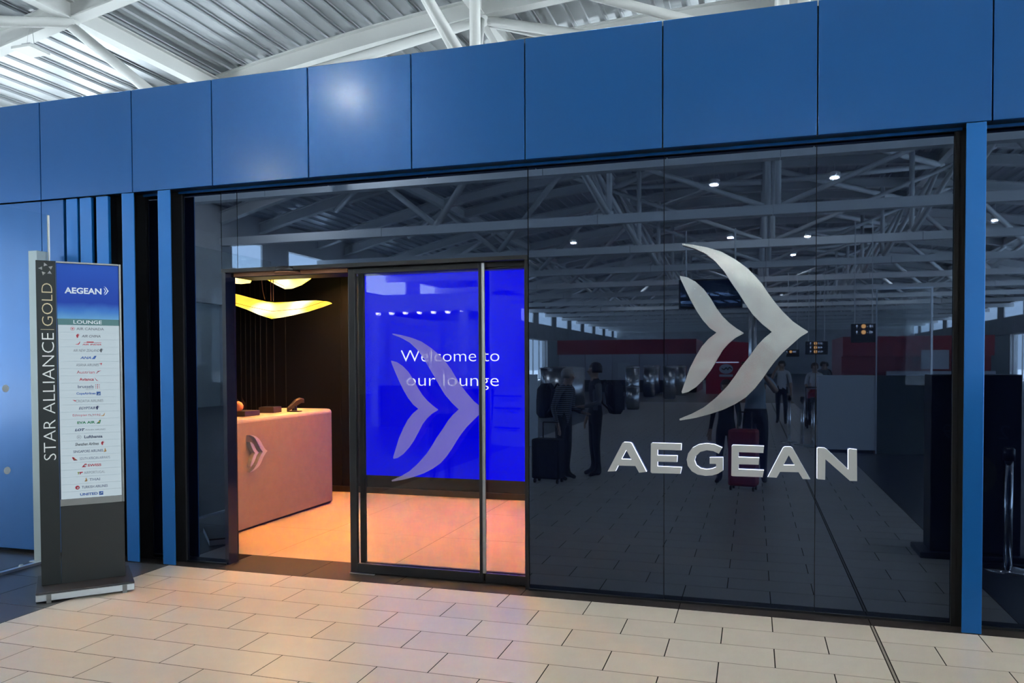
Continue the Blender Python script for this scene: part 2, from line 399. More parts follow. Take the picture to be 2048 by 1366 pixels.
# outer roof skin so that no sky leaks through the panel seams
mb = MB(); vs_ = []
for k in range(23):
    x = XC - 22 + 2 * k; vs_ += [(x, YT[0], zarch(x) + 0.75), (x, YT[-1], zarch(x) + 0.75)]
mb.add(vs_, [(2 * k, 2 * k + 1, 2 * k + 3, 2 * k + 2) for k in range(22)]); mb.build('roof_skin', 'deck', ceiling)

# main trusses and mid-bay arches
def arch_mesh(name, depth=0.46, w=0.30, xa=-20.9, xb=22.1, ns=26):
    mb = MB()
    def bar(z0, z1, hw):
        vs = []
        for k in range(ns + 1):
            x = xa + (xb - xa) * k / ns; z = zarch(x)
            vs += [(x, -hw, z + z0), (x, hw, z + z0), (x, hw, z + z1), (x, -hw, z + z1)]
        fs = []
        for k in range(ns):
            a = 4 * k; b = a + 4
            for i in range(4): fs.append((a + i, a + (i + 1) % 4, b + (i + 1) % 4, b + i))
        fs += [(3, 2, 1, 0), tuple(4 * ns + i for i in range(4))]
        mb.add(vs, fs)
    bar(0, 0.035, w / 2); bar(0.03, depth - 0.03, 0.03); bar(depth - 0.035, depth, w / 2)
    o = mb.build(name, 'white_steel'); return o
ZB0, ZB1 = 6.55, 6.87
ordn = ['nearest', 'second', 'third', 'fourth', 'fifth', 'sixth', 'seventh', 'eighth', 'ninth', 'tenth', 'eleventh', 'twelfth', 'thirteenth', 'fourteenth', 'fifteenth', 'sixteenth', 'seventeenth', 'eighteenth', 'nineteenth', 'twentieth', 'twenty-first', 'twenty-second']
def node_ball(p, r=0.17):
    return MB().lathe([(0.02, -r), (r * .8, -r * .6), (r, 0), (r * .8, r * .6), (0.02, r)], p, 10)
truss = thing('roof_truss', 'white steel roof truss of the hall', 'truss', (0, YT[0], 0), group='roof trusses of the hall')
t_arch = arch_mesh('top_chord'); t_arch.parent = truss
mb = MB(); seg = 7.0
for a, b in ((-20.9, -13.6), (-13.58, -5.25), (-5.23, 0.59), (0.61, 6.43), (6.45, 14.78), (14.8, 22.1)): mb.box(a, b, -0.16, 0.16, ZB0, ZB1)
mb.build('bottom_chord', 'white_steel', truss)
for dx in (-0.16, 0.16): MB().tube((XC + dx, 0, ZB1), (XC + dx, 0, zarch(XC)), 0.10).build('post', 'white_steel', truss, smooth=True)
MID = 4.8
for s in (-1, 1):
    xn = XC + s * 5.45; xb = XC + s * 7.0; zb = zarch(xb) - 0.05
    def TU(nm, a, b, r): MB().tube(a, b, r).build(nm, 'white_steel', truss, smooth=True)
    TU('diagonal_tube', (XC + s * 0.3, 0, ZB1), (XC + s * 8.4, 0, zarch(XC + s * 8.4) + .05), 0.085)
    TU('strut', (xn, 0, ZB1), (xn, 0, zarch(xn) + .02), 0.10); TU('strut', (xn + s * 0.1, 0, ZB1), (xn + s * 1.9, 0, zarch(xn + s * 1.9)), 0.095)
    TU('strut', (xn, 0, ZB1), (xb, MID, zb), 0.095); TU('strut', (xn, 0, ZB1), (xb, MID - 7.5, zb), 0.085)
    xa = XC + s * 14.7
    TU('diagonal_tube', (xa, 0, zarch(xa) - 0.08), (XC + s * 12.0, 0, ZB1), 0.11)
    TU('brace_tube', (xa - s * 0.1, 0, zarch(xa) - 0.02), (xa + s * 3.2, -3.0, zarch(xa + s * 3.2) - 0.05), 0.11)
    TU('brace_tube', (xb, MID, zb), (XC + s * 12, 0, ZB1), 0.12)
    TU('brace_tube', (xb, MID, zb), (XC + s * 0.2, MID + 7.5, zarch(XC) - 0.05), 0.13); TU('brace_tube', (xb, MID, zb), (XC + s * 0.3, 7.5, 9.3), 0.12)
    node_ball((xa, 0, zarch(xa) - 0.02)).build('node', 'white_steel', truss, smooth=True)
    node_ball((xb, MID, zb), 0.2).build('node', 'white_steel', truss, smooth=True)
    node_ball((xn, 0, ZB1 + 0.02)).build('node', 'white_steel', truss, smooth=True)
back_i = 0; front_i = 0
for i, y in enumerate(YT):
    o = truss if i == 0 else copy_tree(truss)
    o.location = (0, y, 0)
for o in [o for o in COL.objects if o.name.startswith('roof_truss')]:
    y = o.location.y; k = round((y - 8.2) / 7.5)
    if k >= 0: o['label'] = 'white steel roof truss above and behind the lounge front, %s behind the blue fascia' % ordn[k]
    else: o['label'] = 'white steel roof truss over the hall, %s one in front of the lounge' % ordn[-k - 1]
arch = arch_mesh('roof_arch'); arch_src = arch.data; bpy.data.objects.remove(arch)
for i, y in enumerate(YT[:-1]):
    o = link('roof_arch', arch_src, None, (0, y + MID, 0)); k = round((y - 8.2) / 7.5)
    tag(o, ('white steel arched roof beam behind the blue fascia, %s from the front' % ordn[k]) if k >= 0 else ('white steel arched roof beam over the hall, %s in front of the lounge' % ordn[-k - 1]), 'roof beam', 'arched roof beams between the trusses')
for nm, dx in (('far left', -14.7), ('left', -7.0), ('middle', 0.0), ('right', 7.0), ('far right', 14.7)):
    x = XC + dx; z = zarch(x)
    mb = MB(); mb.box(x - 0.13, x + 0.13, YT[0], YT[-1], z + 0.02, z + 0.05); mb.box(x - 0.03, x + 0.03, YT[0], YT[-1], z + 0.05, z + 0.40); mb.box(x - 0.13, x + 0.13, YT[0], YT[-1], z + 0.40, z + 0.43)
    tag(mb.build('roof_purlin', 'white_steel'), 'long white steel roof purlin running along the hall, %s of the five' % nm, 'roof beam', 'long roof purlins')

# side walls
wall_left = struct('wall_left'); wall_right = struct('wall_right'); wall_back = struct('wall_back')
XL, XR = -20.9, 22.1
wn = 2
def window(n, m, parts):
    global wn
    o = struct('window_%d' % wn); wn += 1
    for nm, mm, bx in parts: B(nm, mm, *bx, parent=o)
    return o
def lightglass(x, y0, y1, z0, z1, t=0.03):
    nm = 3; parts = [('pane', 'window_glass', (x - 0.006, x + 0.006, y0, y1, z0, z1))]
    fw = 0.02 if t == 1 else 0.06; parts += [('frame', 'concrete_light', (x - fw, x + fw, y0, y1, z0 - 0.06, z0)), ('frame', 'concrete_light', (x - fw, x + fw, y0, y1, z1, z1 + 0.06))]
    k = 1 if t == 1 else max(2, int((y1 - y0) / 1.9))
    for i in range(k + 1):
        yy = y0 + (y1 - y0) * i / k; parts.append(('mullion', 'concrete_light', (x - fw, x + fw, yy - 0.03, yy + 0.03, z0, z1)))
    window(0, 0, parts)
for side, X, par in ((-1, XL, wall_left), (1, XR, wall_right)):
    s = side
    for i, y0 in enumerate(YT[:-1]):
        y1 = y0 + 7.5
        xo = (X - 0.35, X) if side < 0 else (X, X + 0.35)
        glazed = (y0 > -18) if side < 0 else (y0 > -62)  # bays out of view made all glass to flood the hall with daylight
        top = zarch(X) + 0.7
        B('wall_upper', 'concrete_light', *xo, y0, y1, 7.0, top, parent=par)
        if glazed:
            zt = 5.3 if side < 0 else 6.9  # left glass kept lower to cut daylight on the roof
            lightglass(X, y0 + 0.15, y1 - 0.15, 0.15, zt)
            if side < 0: B('wall_panel', 'concrete_light', *xo, y0 + 0.15, y1 - 0.15, zt + 0.06, 7.0, parent=par)
            B('pier', 'concrete_light', X - 0.3, X + 0.3, y0 - 0.15, y0 + 0.15, -0.02, 7.0, parent=par)
        else:
            B('wall_panel', 'concrete', *xo, y0 + 0.01, y1 - 0.01, 4.25, 5.75, parent=par)
            xt = (X - 0.10, X) if side < 0 else (X, X + 0.10)
            B('pier', 'concrete', *xt, y0 + 2.7, y0 + 4.7, 5.75, 7.0, parent=par)
            B('pier', 'concrete_light', X - 0.3, X + 0.3, y0 - 0.25, y0 + 0.25, -0.02, 4.25, parent=par)
            B('ledge', 'concrete_light', X - 0.3, X + 0.3, y0, y1, 4.12, 4.25, parent=par)
            near = side < 0 and y0 > -25
            lightglass(X, y0 - 2.8, y0 - 0.6 if near else y0 + 2.7, 5.75, 6.98, 1)
            if near: B('pier', 'concrete', *xt, y0 - 0.6, y0 + 2.7, 5.75, 7.0, parent=par)
            if y0 < -58 and i % 2 == 0: lightglass(X, y0 + 0.3, y1 - 0.3, 0.15, 4.05)
            else: B('wall_cladding', 'hoarding_light', X - 0.02, X + 0.02, y0 + 0.25, y1 - 0.25, 0.0, 4.12, parent=par)
B('wall_panel', 'concrete', XL, XR, YT[0] - 0.3, YT[0], 0, 11.4, parent=wall_back)
# glazed gable behind the lounge
parts = [('pane', 'window_glass', (XL, XR, YT[-1] + 0.1, YT[-1] + 0.11, 0.1, 9.9))]
for k in range(12): 
    xx = XL + (XR - XL) * k / 11; parts.append(('mullion', 'white_steel', (xx - 0.06, xx + 0.06, YT[-1], YT[-1] + 0.2, 0, zarch(xx) + 0.5)))
window(0, 0, parts)

# ------------------------------------------------------------------ lounge front
FX = [-9.0, -7.93, -6.94, -5.952, -4.970, -4.177, -3.296, -2.428, -1.552, -0.589, 0.385, 1.366, 2.35, 3.33, 4.3]
ZF0, ZF1 = 3.115, 3.963
front = struct('wall_front')
for a, b in zip(FX[:-1], FX[1:]):
    B('fascia_panel', 'blue_panel', a + 0.004, b - 0.004, 0.0, 0.035, ZF0, ZF1, front, bevel=0.004)
B('fascia_backing', 'black_matt', FX[0], FX[-1], 0.036, 0.30, ZF0 + 0.045, ZF1 - 0.02, front)
B('roof_slab', 'black_matt', FX[0], FX[-1], 0.30, 9.0, 3.22, 3.34, front)
# trims in the recess under the fascia
B('trim_1', 'black_metal', -5.20, FX[-1], 0.035, 0.16, 3.118, 3.150, front)
for a, b in ((-4.96, -4.72), (-4.60, 1.23), (1.34, FX[-1])): B('trim_1', 'blue_panel', a, b, 0.105, 0.125, 3.098, 3.116, front)
# blue lower cladding left of the door
for a, b in ((FX[0], -7.93), (-7.93, -6.94), (-6.94, -5.951), (-5.951, -5.704)):
    B('cladding_panel', 'blue_panel', a + 0.003, b - 0.003, 0.0, 0.035, 0.03, ZF0 - 0.012, front, bevel=0.003)
for a, b in ((-5.677, -5.557), (-5.529, -5.405), (-5.353, -5.228)):
    B('slat', 'blue_fin', a, b, 0.0, 0.03, 0.02, ZF0 - 0.012, front, bevel=0.003)
    B('slat_stem', 'black_metal', (a + b) / 2 - 0.02, (a + b) / 2 + 0.02, 0.03, 0.14, 0.02, ZF0, front)
B('recess_back', 'black_matt', FX[0], -4.97, 0.15, 0.19, 0, 3.15, front)
for a, b in ((-5.085, -4.960), (-4.717, -4.592), (1.228, 1.337)):
    B('post', 'blue_fin', a, b, 0.0, 0.010, 0.004, ZF0 - 0.003, front, bevel=0.003)
    w0, w1 = (a + 0.002, a + 0.022) if a < 0 else (b - 0.022, b - 0.002)
    B('post_web', 'black_matt', w0, w1, 0.0102, 0.13, 0.0, ZF0 + 0.03, front); B('post_frame', 'black_matt', a - 0.006, b + 0.002, 0.13, 0.149, 0.0, ZF0 + 0.03, front)
# dark glass wall
gw = struct('window_1')
for a, b in ((-4.95, -4.72), (-4.59, -4.215)):
    B('pane', 'dark_glass', a, b, 0.150, 0.158, 0.012, 3.15, gw)
GJ = [-1.572, -0.594, 0.392, 1.235]
for a, b in zip(GJ[:-1], GJ[1:]): B('pane', 'dark_glass', a + 0.0022, b - 0.0022, 0.150, 0.158, 0.012, 3.15, gw)
B('pane', 'dark_glass', 1.33, 2.9, 0.150, 0.158, 0.012, 3.15, gw); B('pane', 'dark_glass', 2.905, 4.3, 0.150, 0.158, 0.012, 3.15, gw)
for a, b in ((-4.21, -4.06), (-4.055, -1.577)): B('pane', 'dark_glass', a, b, 0.150, 0.158, 2.462, 3.15, gw)
for a, b in ((-4.97, -4.2), (-1.575, 4.3)): B('channel', 'black_metal', a, b, 0.135, 0.20, 0.0, 0.014, gw)
B('backing', 'black_matt', -1.60, 4.3, 0.165, 0.20, 0.0, 3.2, gw); B('backing', 'black_matt', -4.97, -4.215, 0.165, 0.20, 0.0, 3.2, gw)
B('backing', 'black_matt', -4.215, -1.6, 0.165, 0.20, 2.47, 3.2, gw)
B('frame', 'black_matt', 1.196, 1.228, 0.13, 0.16, 0, 3.15, gw); B('frame', 'black_matt', 1.337, 1.36, 0.13, 0.16, 0, 3.15, gw)

# door frame, fixed sidelight and sliding leaf
dframe = struct('door_1')
B('jamb', 'jamb_gloss', -4.215, -4.180, 0.150, 0.265, 0, 2.46, dframe); B('jamb', 'black_metal', -4.215, -4.183, 0.265, 0.285, 0, 2.46, dframe)
B('jamb', 'black_metal', -1.605, -1.577, 0.15, 0.50, 0, 2.46, dframe)
B('header', 'black_metal', -4.215, -1.577, 0.145, 0.215, 2.432, 2.462, dframe); B('header', 'black_metal', -4.165, -1.6, 0.26, 0.50, 2.40, 2.60, dframe)
B('track', 'copper_cord', -4.165, -3.1, 0.240, 0.262, 2.405, 2.44, dframe)
# sidelight frame (inner leaf) at y 0.30
for nm, bx in (('stile', (-3.03, -2.985, 0.285, 0.315, 0.03, 2.43)), ('stile', (-1.635, -1.606, 0.285, 0.315, 0.0, 2.43)), ('rail', (-2.985, -1.635, 0.285, 0.315, 0.0, 0.075)), ('rail', (-2.985, -1.635, 0.285, 0.315, 2.385, 2.43))):
    B(nm, 'black_metal', *bx, parent=dframe, bevel=0.003)
B('pane', 'clear_glass', -2.985, -1.635, 0.298, 0.304, 0.075, 2.385, dframe)
leaf = thing('sliding_door', 'sliding glass door leaf with black frame and a frosted double chevron', 'door', (-2.5, 0.23, 0))
def LB(nm, m, x0, x1, y0, y1, z0, z1, bev=0.0): return B(nm, m, x0 + 2.5, x1 + 2.5, y0 - 0.23, y1 - 0.23, z0, z1, leaf, bev)
LB('stile', 'black_metal', -3.082, -3.022, 0.215, 0.25, 0.006, 2.43, 0.004); LB('stile', 'black_metal', -1.985, -1.962, 0.215, 0.25, 0.006, 2.43, 0.003)
LB('edge_strip', 'silver', -1.962, -1.940, 0.222, 0.245, 0.075, 2.43, 0.002)
LB('rail', 'black_metal', -3.022, -1.985, 0.215, 0.25, 0.006, 0.078, 0.004); LB('rail', 'black_metal', -3.022, -1.985, 0.215, 0.25, 2.385, 2.43, 0.004)
LB('pane', 'clear_glass', -3.022, -1.985, 0.229, 0.235, 0.078, 2.385)
B('guide_rail', 'black_metal', -1.94, -1.606, 0.215, 0.25, 0.006, 0.078, dframe, 0.004)
B('floor_guide', 'silver', -3.08, -2.86, 0.19, 0.205, 0.0, 0.006, dframe)
sens = thing('door_sensor', 'small black half-round motion sensor above the open doorway', 'sensor', (-3.62, 0.20, 2.44))
MB().lathe([(0.085, -0.028), (0.10, -0.02), (0.10, 0.012), (0.09, 0.02)], (0, 0, 0), 24).build('housing', 'device_black', sens, smooth=True)
MB().lathe([(0.102, -0.030), (0.108, -0.027), (0.102, -0.022)], (0, 0, 0), 24).build('ring', 'copper_cord', sens, smooth=True)

# outlines in metres on the facade (x, z)
LETTERS = {}
BIG= [(-0.468, 2.486), (-0.391, 2.473), (-0.3, 2.451), (-0.209, 2.418), (-0.119, 2.363), (-0.042, 2.302), (0.009, 2.247), (0.053, 2.193), (0.091, 2.132), (0.135, 2.069), (0.185, 2.006), (0.247, 1.94), (0.302, 1.899), (0.341, 1.873), (0.341, 1.865), (0.296, 1.837), (0.247, 1.792), (0.186, 1.734), (0.136, 1.675), (0.099, 1.623), (0.061, 1.564), (0.011, 1.497), (-0.046, 1.437), (-0.116, 1.39), (-0.193, 1.351), (-0.284, 1.318), (-0.376, 1.292), (-0.483, 1.272), (-0.487, 1.283), (-0.403, 1.319), (-0.324, 1.363), (-0.245, 1.429), (-0.168, 1.51), (-0.116, 1.583), (-0.078, 1.643), (-0.027, 1.709), (0.023, 1.782), (0.067, 1.83), (0.117, 1.873), (0.06, 1.922), (-0.003, 1.989), (-0.048, 2.057), (-0.099, 2.141), (-0.144, 2.209), (-0.189, 2.284), (-0.247, 2.353), (-0.312, 2.409), (-0.391, 2.45), (-0.468, 2.477)]
SMALL= [(-0.484, 2.266), (-0.431, 2.253), (-0.378, 2.221), (-0.325, 2.171), (-0.279, 2.107), (-0.24, 2.039), (-0.201, 1.984), (-0.156, 1.937), (-0.104, 1.896), (-0.064, 1.87), (-0.064, 1.865), (-0.117, 1.836), (-0.162, 1.797), (-0.201, 1.751), (-0.239, 1.684), (-0.278, 1.617), (-0.324, 1.556), (-0.377, 1.502), (-0.43, 1.468), (-0.467, 1.459), (-0.472, 1.47), (-0.45, 1.536), (-0.417, 1.631), (-0.377, 1.712), (-0.338, 1.779), (-0.292, 1.832), (-0.24, 1.873), (-0.285, 1.906), (-0.331, 1.96), (-0.371, 2.022), (-0.411, 2.097), (-0.444, 2.166), (-0.481, 2.248)]
LETTERS["A1"]=( [(-0.986, 0.901), (-0.88, 1.107), (-0.869, 1.113), (-0.826, 1.112), (-0.815, 1.105), (-0.712, 0.909), (-0.763, 0.901), (-0.789, 0.947), (-0.91, 0.946), (-0.929, 0.906)] , [(-0.853, 1.058), (-0.817, 0.992), (-0.887, 0.993)])
LETTERS["E1"]=( [(-0.683, 0.908), (-0.681, 1.107), (-0.672, 1.113), (-0.472, 1.112), (-0.474, 1.066), (-0.635, 1.066), (-0.635, 1.027), (-0.5, 1.028), (-0.502, 0.984), (-0.635, 0.983), (-0.635, 0.95), (-0.47, 0.948), (-0.479, 0.904), (-0.674, 0.901)] , None)
LETTERS["G"]=( [(-0.2, 1.092), (-0.222, 1.05), (-0.259, 1.067), (-0.302, 1.072), (-0.346, 1.059), (-0.374, 1.03), (-0.383, 0.999), (-0.371, 0.966), (-0.342, 0.946), (-0.304, 0.94), (-0.267, 0.946), (-0.241, 0.958), (-0.241, 0.98), (-0.283, 0.98), (-0.283, 1.023), (-0.194, 1.026), (-0.194, 0.938), (-0.228, 0.914), (-0.267, 0.9), (-0.311, 0.896), (-0.363, 0.903), (-0.403, 0.925), (-0.43, 0.962), (-0.437, 1.003), (-0.427, 1.046), (-0.399, 1.085), (-0.355, 1.11), (-0.302, 1.118), (-0.25, 1.113)] , None)
LETTERS["E2"]=( [(-0.141, 0.905), (-0.139, 1.103), (-0.131, 1.112), (0.07, 1.11), (0.066, 1.064), (-0.093, 1.065), (-0.093, 1.031), (0.04, 1.03), (0.036, 0.984), (-0.093, 0.983), (-0.093, 0.949), (0.07, 0.948), (0.062, 0.901), (-0.132, 0.901)] , None)
LETTERS["A2"]=( [(0.094, 0.903), (0.19, 1.101), (0.201, 1.109), (0.239, 1.11), (0.251, 1.101), (0.361, 0.899), (0.314, 0.899), (0.288, 0.943), (0.172, 0.941), (0.151, 0.901)] , [(0.226, 1.053), (0.263, 0.988), (0.194, 0.987)])
LETTERS["N"]=( [(0.402, 0.904), (0.402, 1.104), (0.411, 1.109), (0.448, 1.108), (0.462, 1.1), (0.592, 0.972), (0.591, 1.102), (0.601, 1.107), (0.643, 1.103), (0.645, 0.898), (0.602, 0.898), (0.453, 1.034), (0.452, 0.899), (0.41, 0.901)] , None)
P1= [(-5.358, 2.433), (-5.224, 2.399), (-5.088, 2.366), (-4.986, 2.345), (-4.885, 2.333), (-4.718, 2.334), (-4.552, 2.342), (-4.389, 2.341), (-4.26, 2.327), (-4.21, 2.302), (-4.309, 2.266), (-4.472, 2.22), (-4.637, 2.187), (-4.761, 2.168), (-4.887, 2.156), (-5.056, 2.204), (-5.226, 2.267), (-5.356, 2.307)]
P2= [(-5.558, 2.746), (-5.374, 2.724), (-5.238, 2.695), (-5.138, 2.68), (-5.031, 2.68), (-4.924, 2.686), (-4.844, 2.68), (-4.822, 2.66), (-4.836, 2.63), (-4.925, 2.571), (-5.032, 2.535), (-5.122, 2.532), (-5.239, 2.581), (-5.375, 2.649), (-5.484, 2.704)]
P3= [(-5.575, 2.741), (-5.507, 2.727), (-5.436, 2.694), (-5.392, 2.635), (-5.388, 2.581), (-5.491, 2.575), (-5.577, 2.583)]

# ------------------------------------------------------------------ facade sign
def chevron(name, poly, label):
    mb = MB(); mb.side_mi = 1; mb.prism(poly, M_WALL(0.145), 0.004, 0.027)
    o = mb.build(name, ['silver_logo', 'silver'], bevel=0.0); tag(o, label, 'logo sign', 'chevron logo pieces on the dark glass'); return o
chevron('logo_chevron', BIG, 'large silver wing-shaped chevron on the dark glass, outer of the pair')
chevron('logo_chevron', SMALL, 'small silver wing-shaped chevron on the dark glass, nested in the larger one')
names = {'A1': 'silver letter A with glowing edge, first letter of the word on dark glass', 'E1': 'silver letter E with glowing edge, second letter of the word on dark glass',
         'G': 'silver letter G with glowing edge on the dark glass', 'E2': 'silver letter E with glowing edge, fourth letter of the word on dark glass',
         'A2': 'silver letter A with glowing edge, fifth letter of the word on dark glass', 'N': 'silver letter N with glowing edge on the dark glass'}
for k, (poly, hole) in LETTERS.items():
    mb = MB(); mb.side_mi = 1; mb.prism(poly, M_WALL(0.145), 0.0, 0.027, hole=hole)
    tag(mb.build('sign_letter', ['letter_face', 'halo_light']), names[k], 'letter', 'letters of the facade sign')
# frosted chevrons on the sliding door (same emblem, same size)
def door_map(pl): return [(-2.72 + (x + 0.487) * (0.779 / 0.828) + 2.5, 0.745 + (z - 1.272) * (1.164 / 1.214)) for x, z in pl]
for pl in (BIG, SMALL):
    MB().prism(door_map(pl), M_WALL(-0.003), 0.0, 0.0012).build('frosted_chevron', 'frost_film', leaf)['label'] = 'lilac frosted chevron film'

# ------------------------------------------------------------------ lounge interior
lw = struct('wall_lounge_back'); YB = 3.8
xs = [-8.2, -7.4, -6.70]
rib_x = [-6.70, -6.625, -6.545, -6.466, -6.388, -6.294, -6.177, -5.999]
cuts = [-8.2, -7.6, -7.2, -6.95] + rib_x + [-5.17, -5.05, -4.86]
for a, b in zip(cuts[:-1], cuts[1:]):
    B('wall_panel', 'lounge_wall', a + 0.004, b - 0.004, YB, YB + 0.04, 0.0, 2.95, lw)
for x in cuts[1:-3]: B('rib', 'rib_metal', x - 0.005, x + 0.005, YB - 0.012, YB + 0.02, 0.0, 2.95, lw)
B('wall_panel', 'lounge_wall', -4.856, -4.815, YB - 0.02, YB + 0.04, 0, 2.95, lw); B('wall_panel', 'lounge_wall', -4.815, -2.45, YB + 0.03, YB + 0.07, 0, 2.95, lw); B('wall_panel', 'lounge_wall', -2.445, 1.2, YB, YB + 0.04, 0, 2.95, lw)
B('backing', 'black_matt', -8.3, 1.3, YB + 0.08, YB + 0.14, 0, 3.1, lw)
B('baseboard_lounge', 'threshold', -8.2, 1.2, YB - 0.03, YB - 0.001, 0.0, 0.075, lw)
for nm, bx in (('wall_lounge_left', (-8.3, -8.2, 0.2, 4.0, 0, 3.0)), ('wall_lounge_right', (1.2, 1.3, 0.2, 4.0, 0, 3.0))):
    o = B(nm, 'lounge_wall', *bx); o['kind'] = 'structure'
o = B('ceiling_lounge', 'lounge_ceiling', -8.3, 1.3, 0.2, 4.0, 2.95, 3.05); o['kind'] = 'structure'

scr = thing('video_wall', 'large glowing blue screen reading a white welcome message inside the lounge', 'screen', (-3.63, YB, 0))
B('bezel', 'black_metal', -1.18, 1.18, -0.022, 0.02, 0.215, 2.86, scr); B('display', 'screen_blue', -1.172, 1.172, -0.026, -0.0222, 0.235, 2.845, scr)
M = M_WALL(-0.0285)
text('lettering', 'Welcome to', (-0.665, 0.655, 1.700, 1.845), M, 'screen_white', scr, bold=-0.012)
text('lettering', 'our lounge', (-0.59, 0.645, 1.345, 1.545), M, 'screen_white', scr, bold=-0.012)

# reception desk: bullnosed plan, front face towards +x
desk = thing('reception_desk', 'long pale plastered reception desk with rounded end and raised chevron emblem', 'desk', (-5.3, 1.8, 0))
def desk_plan(xf, xb, ya, yb, r, n=10):
    pts = [(xb, ya), (xf, ya)]
    for k in range(n + 1):
        t = PI / 2 * k / n; pts.append((xf - r + r * math.cos(t), yb - r + r * math.sin(t)))
    for k in range(n + 1):
        t = PI / 2 + PI / 2 * k / n; pts.append((xb + r + r * math.cos(t), yb - r + r * math.sin(t)))
    return pts
I4 = Matrix.Identity(4)
dm_ = [(x + 5.3, y - 1.8) for x, y in desk_plan(-4.88, -5.62, 0.62, 3.12, 0.10)]
MB().prism([(x * 0.985 - 0.008, y * 0.993 - 0.008) for x, y in dm_], I4, 0.0, 0.022).build('plinth', 'black_matt', desk)
def loft(rings):
    mb = MB(); n = len(rings[0]); vs = [p for r in rings for p in r]; fs = []
    for i in range(len(rings) - 1):
        for k in range(n): fs.append((i * n + k, i * n + (k + 1) % n, (i + 1) * n + (k + 1) % n, (i + 1) * n + k))
    fs.append(tuple(reversed(range(n)))); fs.append(tuple(range((len(rings) - 1) * n, len(rings) * n)))
    mb.add(vs, fs); return mb
def inset(pl, d, z):
    cx = sum(p[0] for p in pl) / len(pl); cy = sum(p[1] for p in pl) / len(pl); out = []
    x0 = min(p[0] for p in pl); x1 = max(p[0] for p in pl); y0 = min(p[1] for p in pl); y1 = max(p[1] for p in pl)
    for (x, y) in pl:
        fx = (x - x0) / (x1 - x0); fy = (y - y0) / (y1 - y0)
        out.append((x0 + d + fx * (x1 - x0 - 2 * d), y0 + d + fy * (y1 - y0 - 2 * d), z))
    return out
loft([inset(dm_, 0, 0.022), inset(dm_, 0, 1.085)]).build('body', 'plaster_desk', desk)
loft([inset(dm_, 0, 1.0855), inset(dm_, 0.0, 1.10), inset(dm_, 0.006, 1.118), inset(dm_, 0.020, 1.130), inset(dm_, 0.035, 1.134)]).build('top', 'desk_top', desk)
# raised emblem on the desk front: ridged chevrons
def ridge(poly, name):
    # bevelled relief: base outline shrinking to a raised inner outline
    half = len(poly)
    cx = [(0.0, 0.0)]
    M3 = Matrix(((0, 0, 1, -4.88 + 5.3), (1, 0, 0, 1.37 - 1.8), (0, 1, 0, 0.587), (0, 0, 0, 1)))
    pl = [((x + 0.487) * 0.355, (z - 1.272) * 0.309) for x, z in poly]
    mb = MB(); mb.prism(pl, M3, 0.0, 0.045); return mb.build(name, 'emblem_metal', desk, bevel=0.0)
ridge(BIG, 'emblem'); ridge(SMALL, 'emblem')
# things on the desk
st = thing('barcode_scanner', 'dark handheld scanner resting in its stand on the desk', 'scanner', (-4.99, 2.42, 1.135), math.radians(-25))
MB().lathe([(0.085, 0), (0.085, 0.008), (0.03, 0.014), (0.026, 0.06), (0.03, 0.065)], (0, 0, 0), 18).build('stand', 'device_black', st, smooth=False)
mb = loft([[(x * w * 0.5, -0.09 + s * 0.20 , z0 + zz * 0.5 * hh) for x, zz in ((-1, -1), (1, -1), (1, 0.6), (0.6, 1), (-0.6, 1), (-1, 0.6))] for s, w, hh, z0 in ((0, 0.03, 0.04, 0.03), (0.25, 0.04, 0.06, 0.06), (0.5, 0.05, 0.075, 0.10), (0.8, 0.06, 0.06, 0.125), (1.0, 0.06, 0.05, 0.12))])
mb.build('head', 'device_brown', st)
pr = thing('card_reader', 'low dark rectangular box on the desk beside the scanner', 'box', (-5.16, 2.20, 1.135), math.radians(8))
B('case', 'device_brown', -0.09, 0.09, -0.10, 0.10, 0, 0.062, pr, 0.006); B('lid', 'rib_metal', -0.085, 0.085, -0.095, 0.095, 0.062, 0.066, pr)
tr = thing('desk_tray', 'dark low box on the desk at the door jamb', 'box', (-5.10, 1.66, 1.135), 0)
B('case', 'device_brown', -0.10, 0.10, -0.14, 0.12, 0, 0.055, tr, 0.006)
ob = thing('orange_ornament', 'small orange rounded ornament on a dark box by the jamb', 'ornament', (-5.10, 1.545, 1.191))
MB().lathe([(0.035, 0), (0.052, 0.025), (0.055, 0.055), (0.04, 0.085), (0.012, 0.10)], (0, 0, 0), 16).build('bulb', 'orange_wax', ob, smooth=True)
mb = MB()
for k, (dx, dy, h) in enumerate(((0.03, 0.05, 0.12), (0.01, 0.065, 0.145), (-0.03, 0.04, 0.13))):
    mb.add([(dx - 0.012, dy, 0.02), (dx + 0.012, dy, 0.02), (dx + 0.018, dy + 0.015, 0.08), (dx, dy - 0.01, h), (dx - 0.018, dy + 0.015, 0.08), (dx, dy + 0.012, 0.05)], [(0, 1, 2, 3, 4), (0, 5, 1), (1, 5, 2), (2, 5, 3), (3, 5, 4), (4, 5, 0)])
mb.build('leaf', 'device_brown', ob)

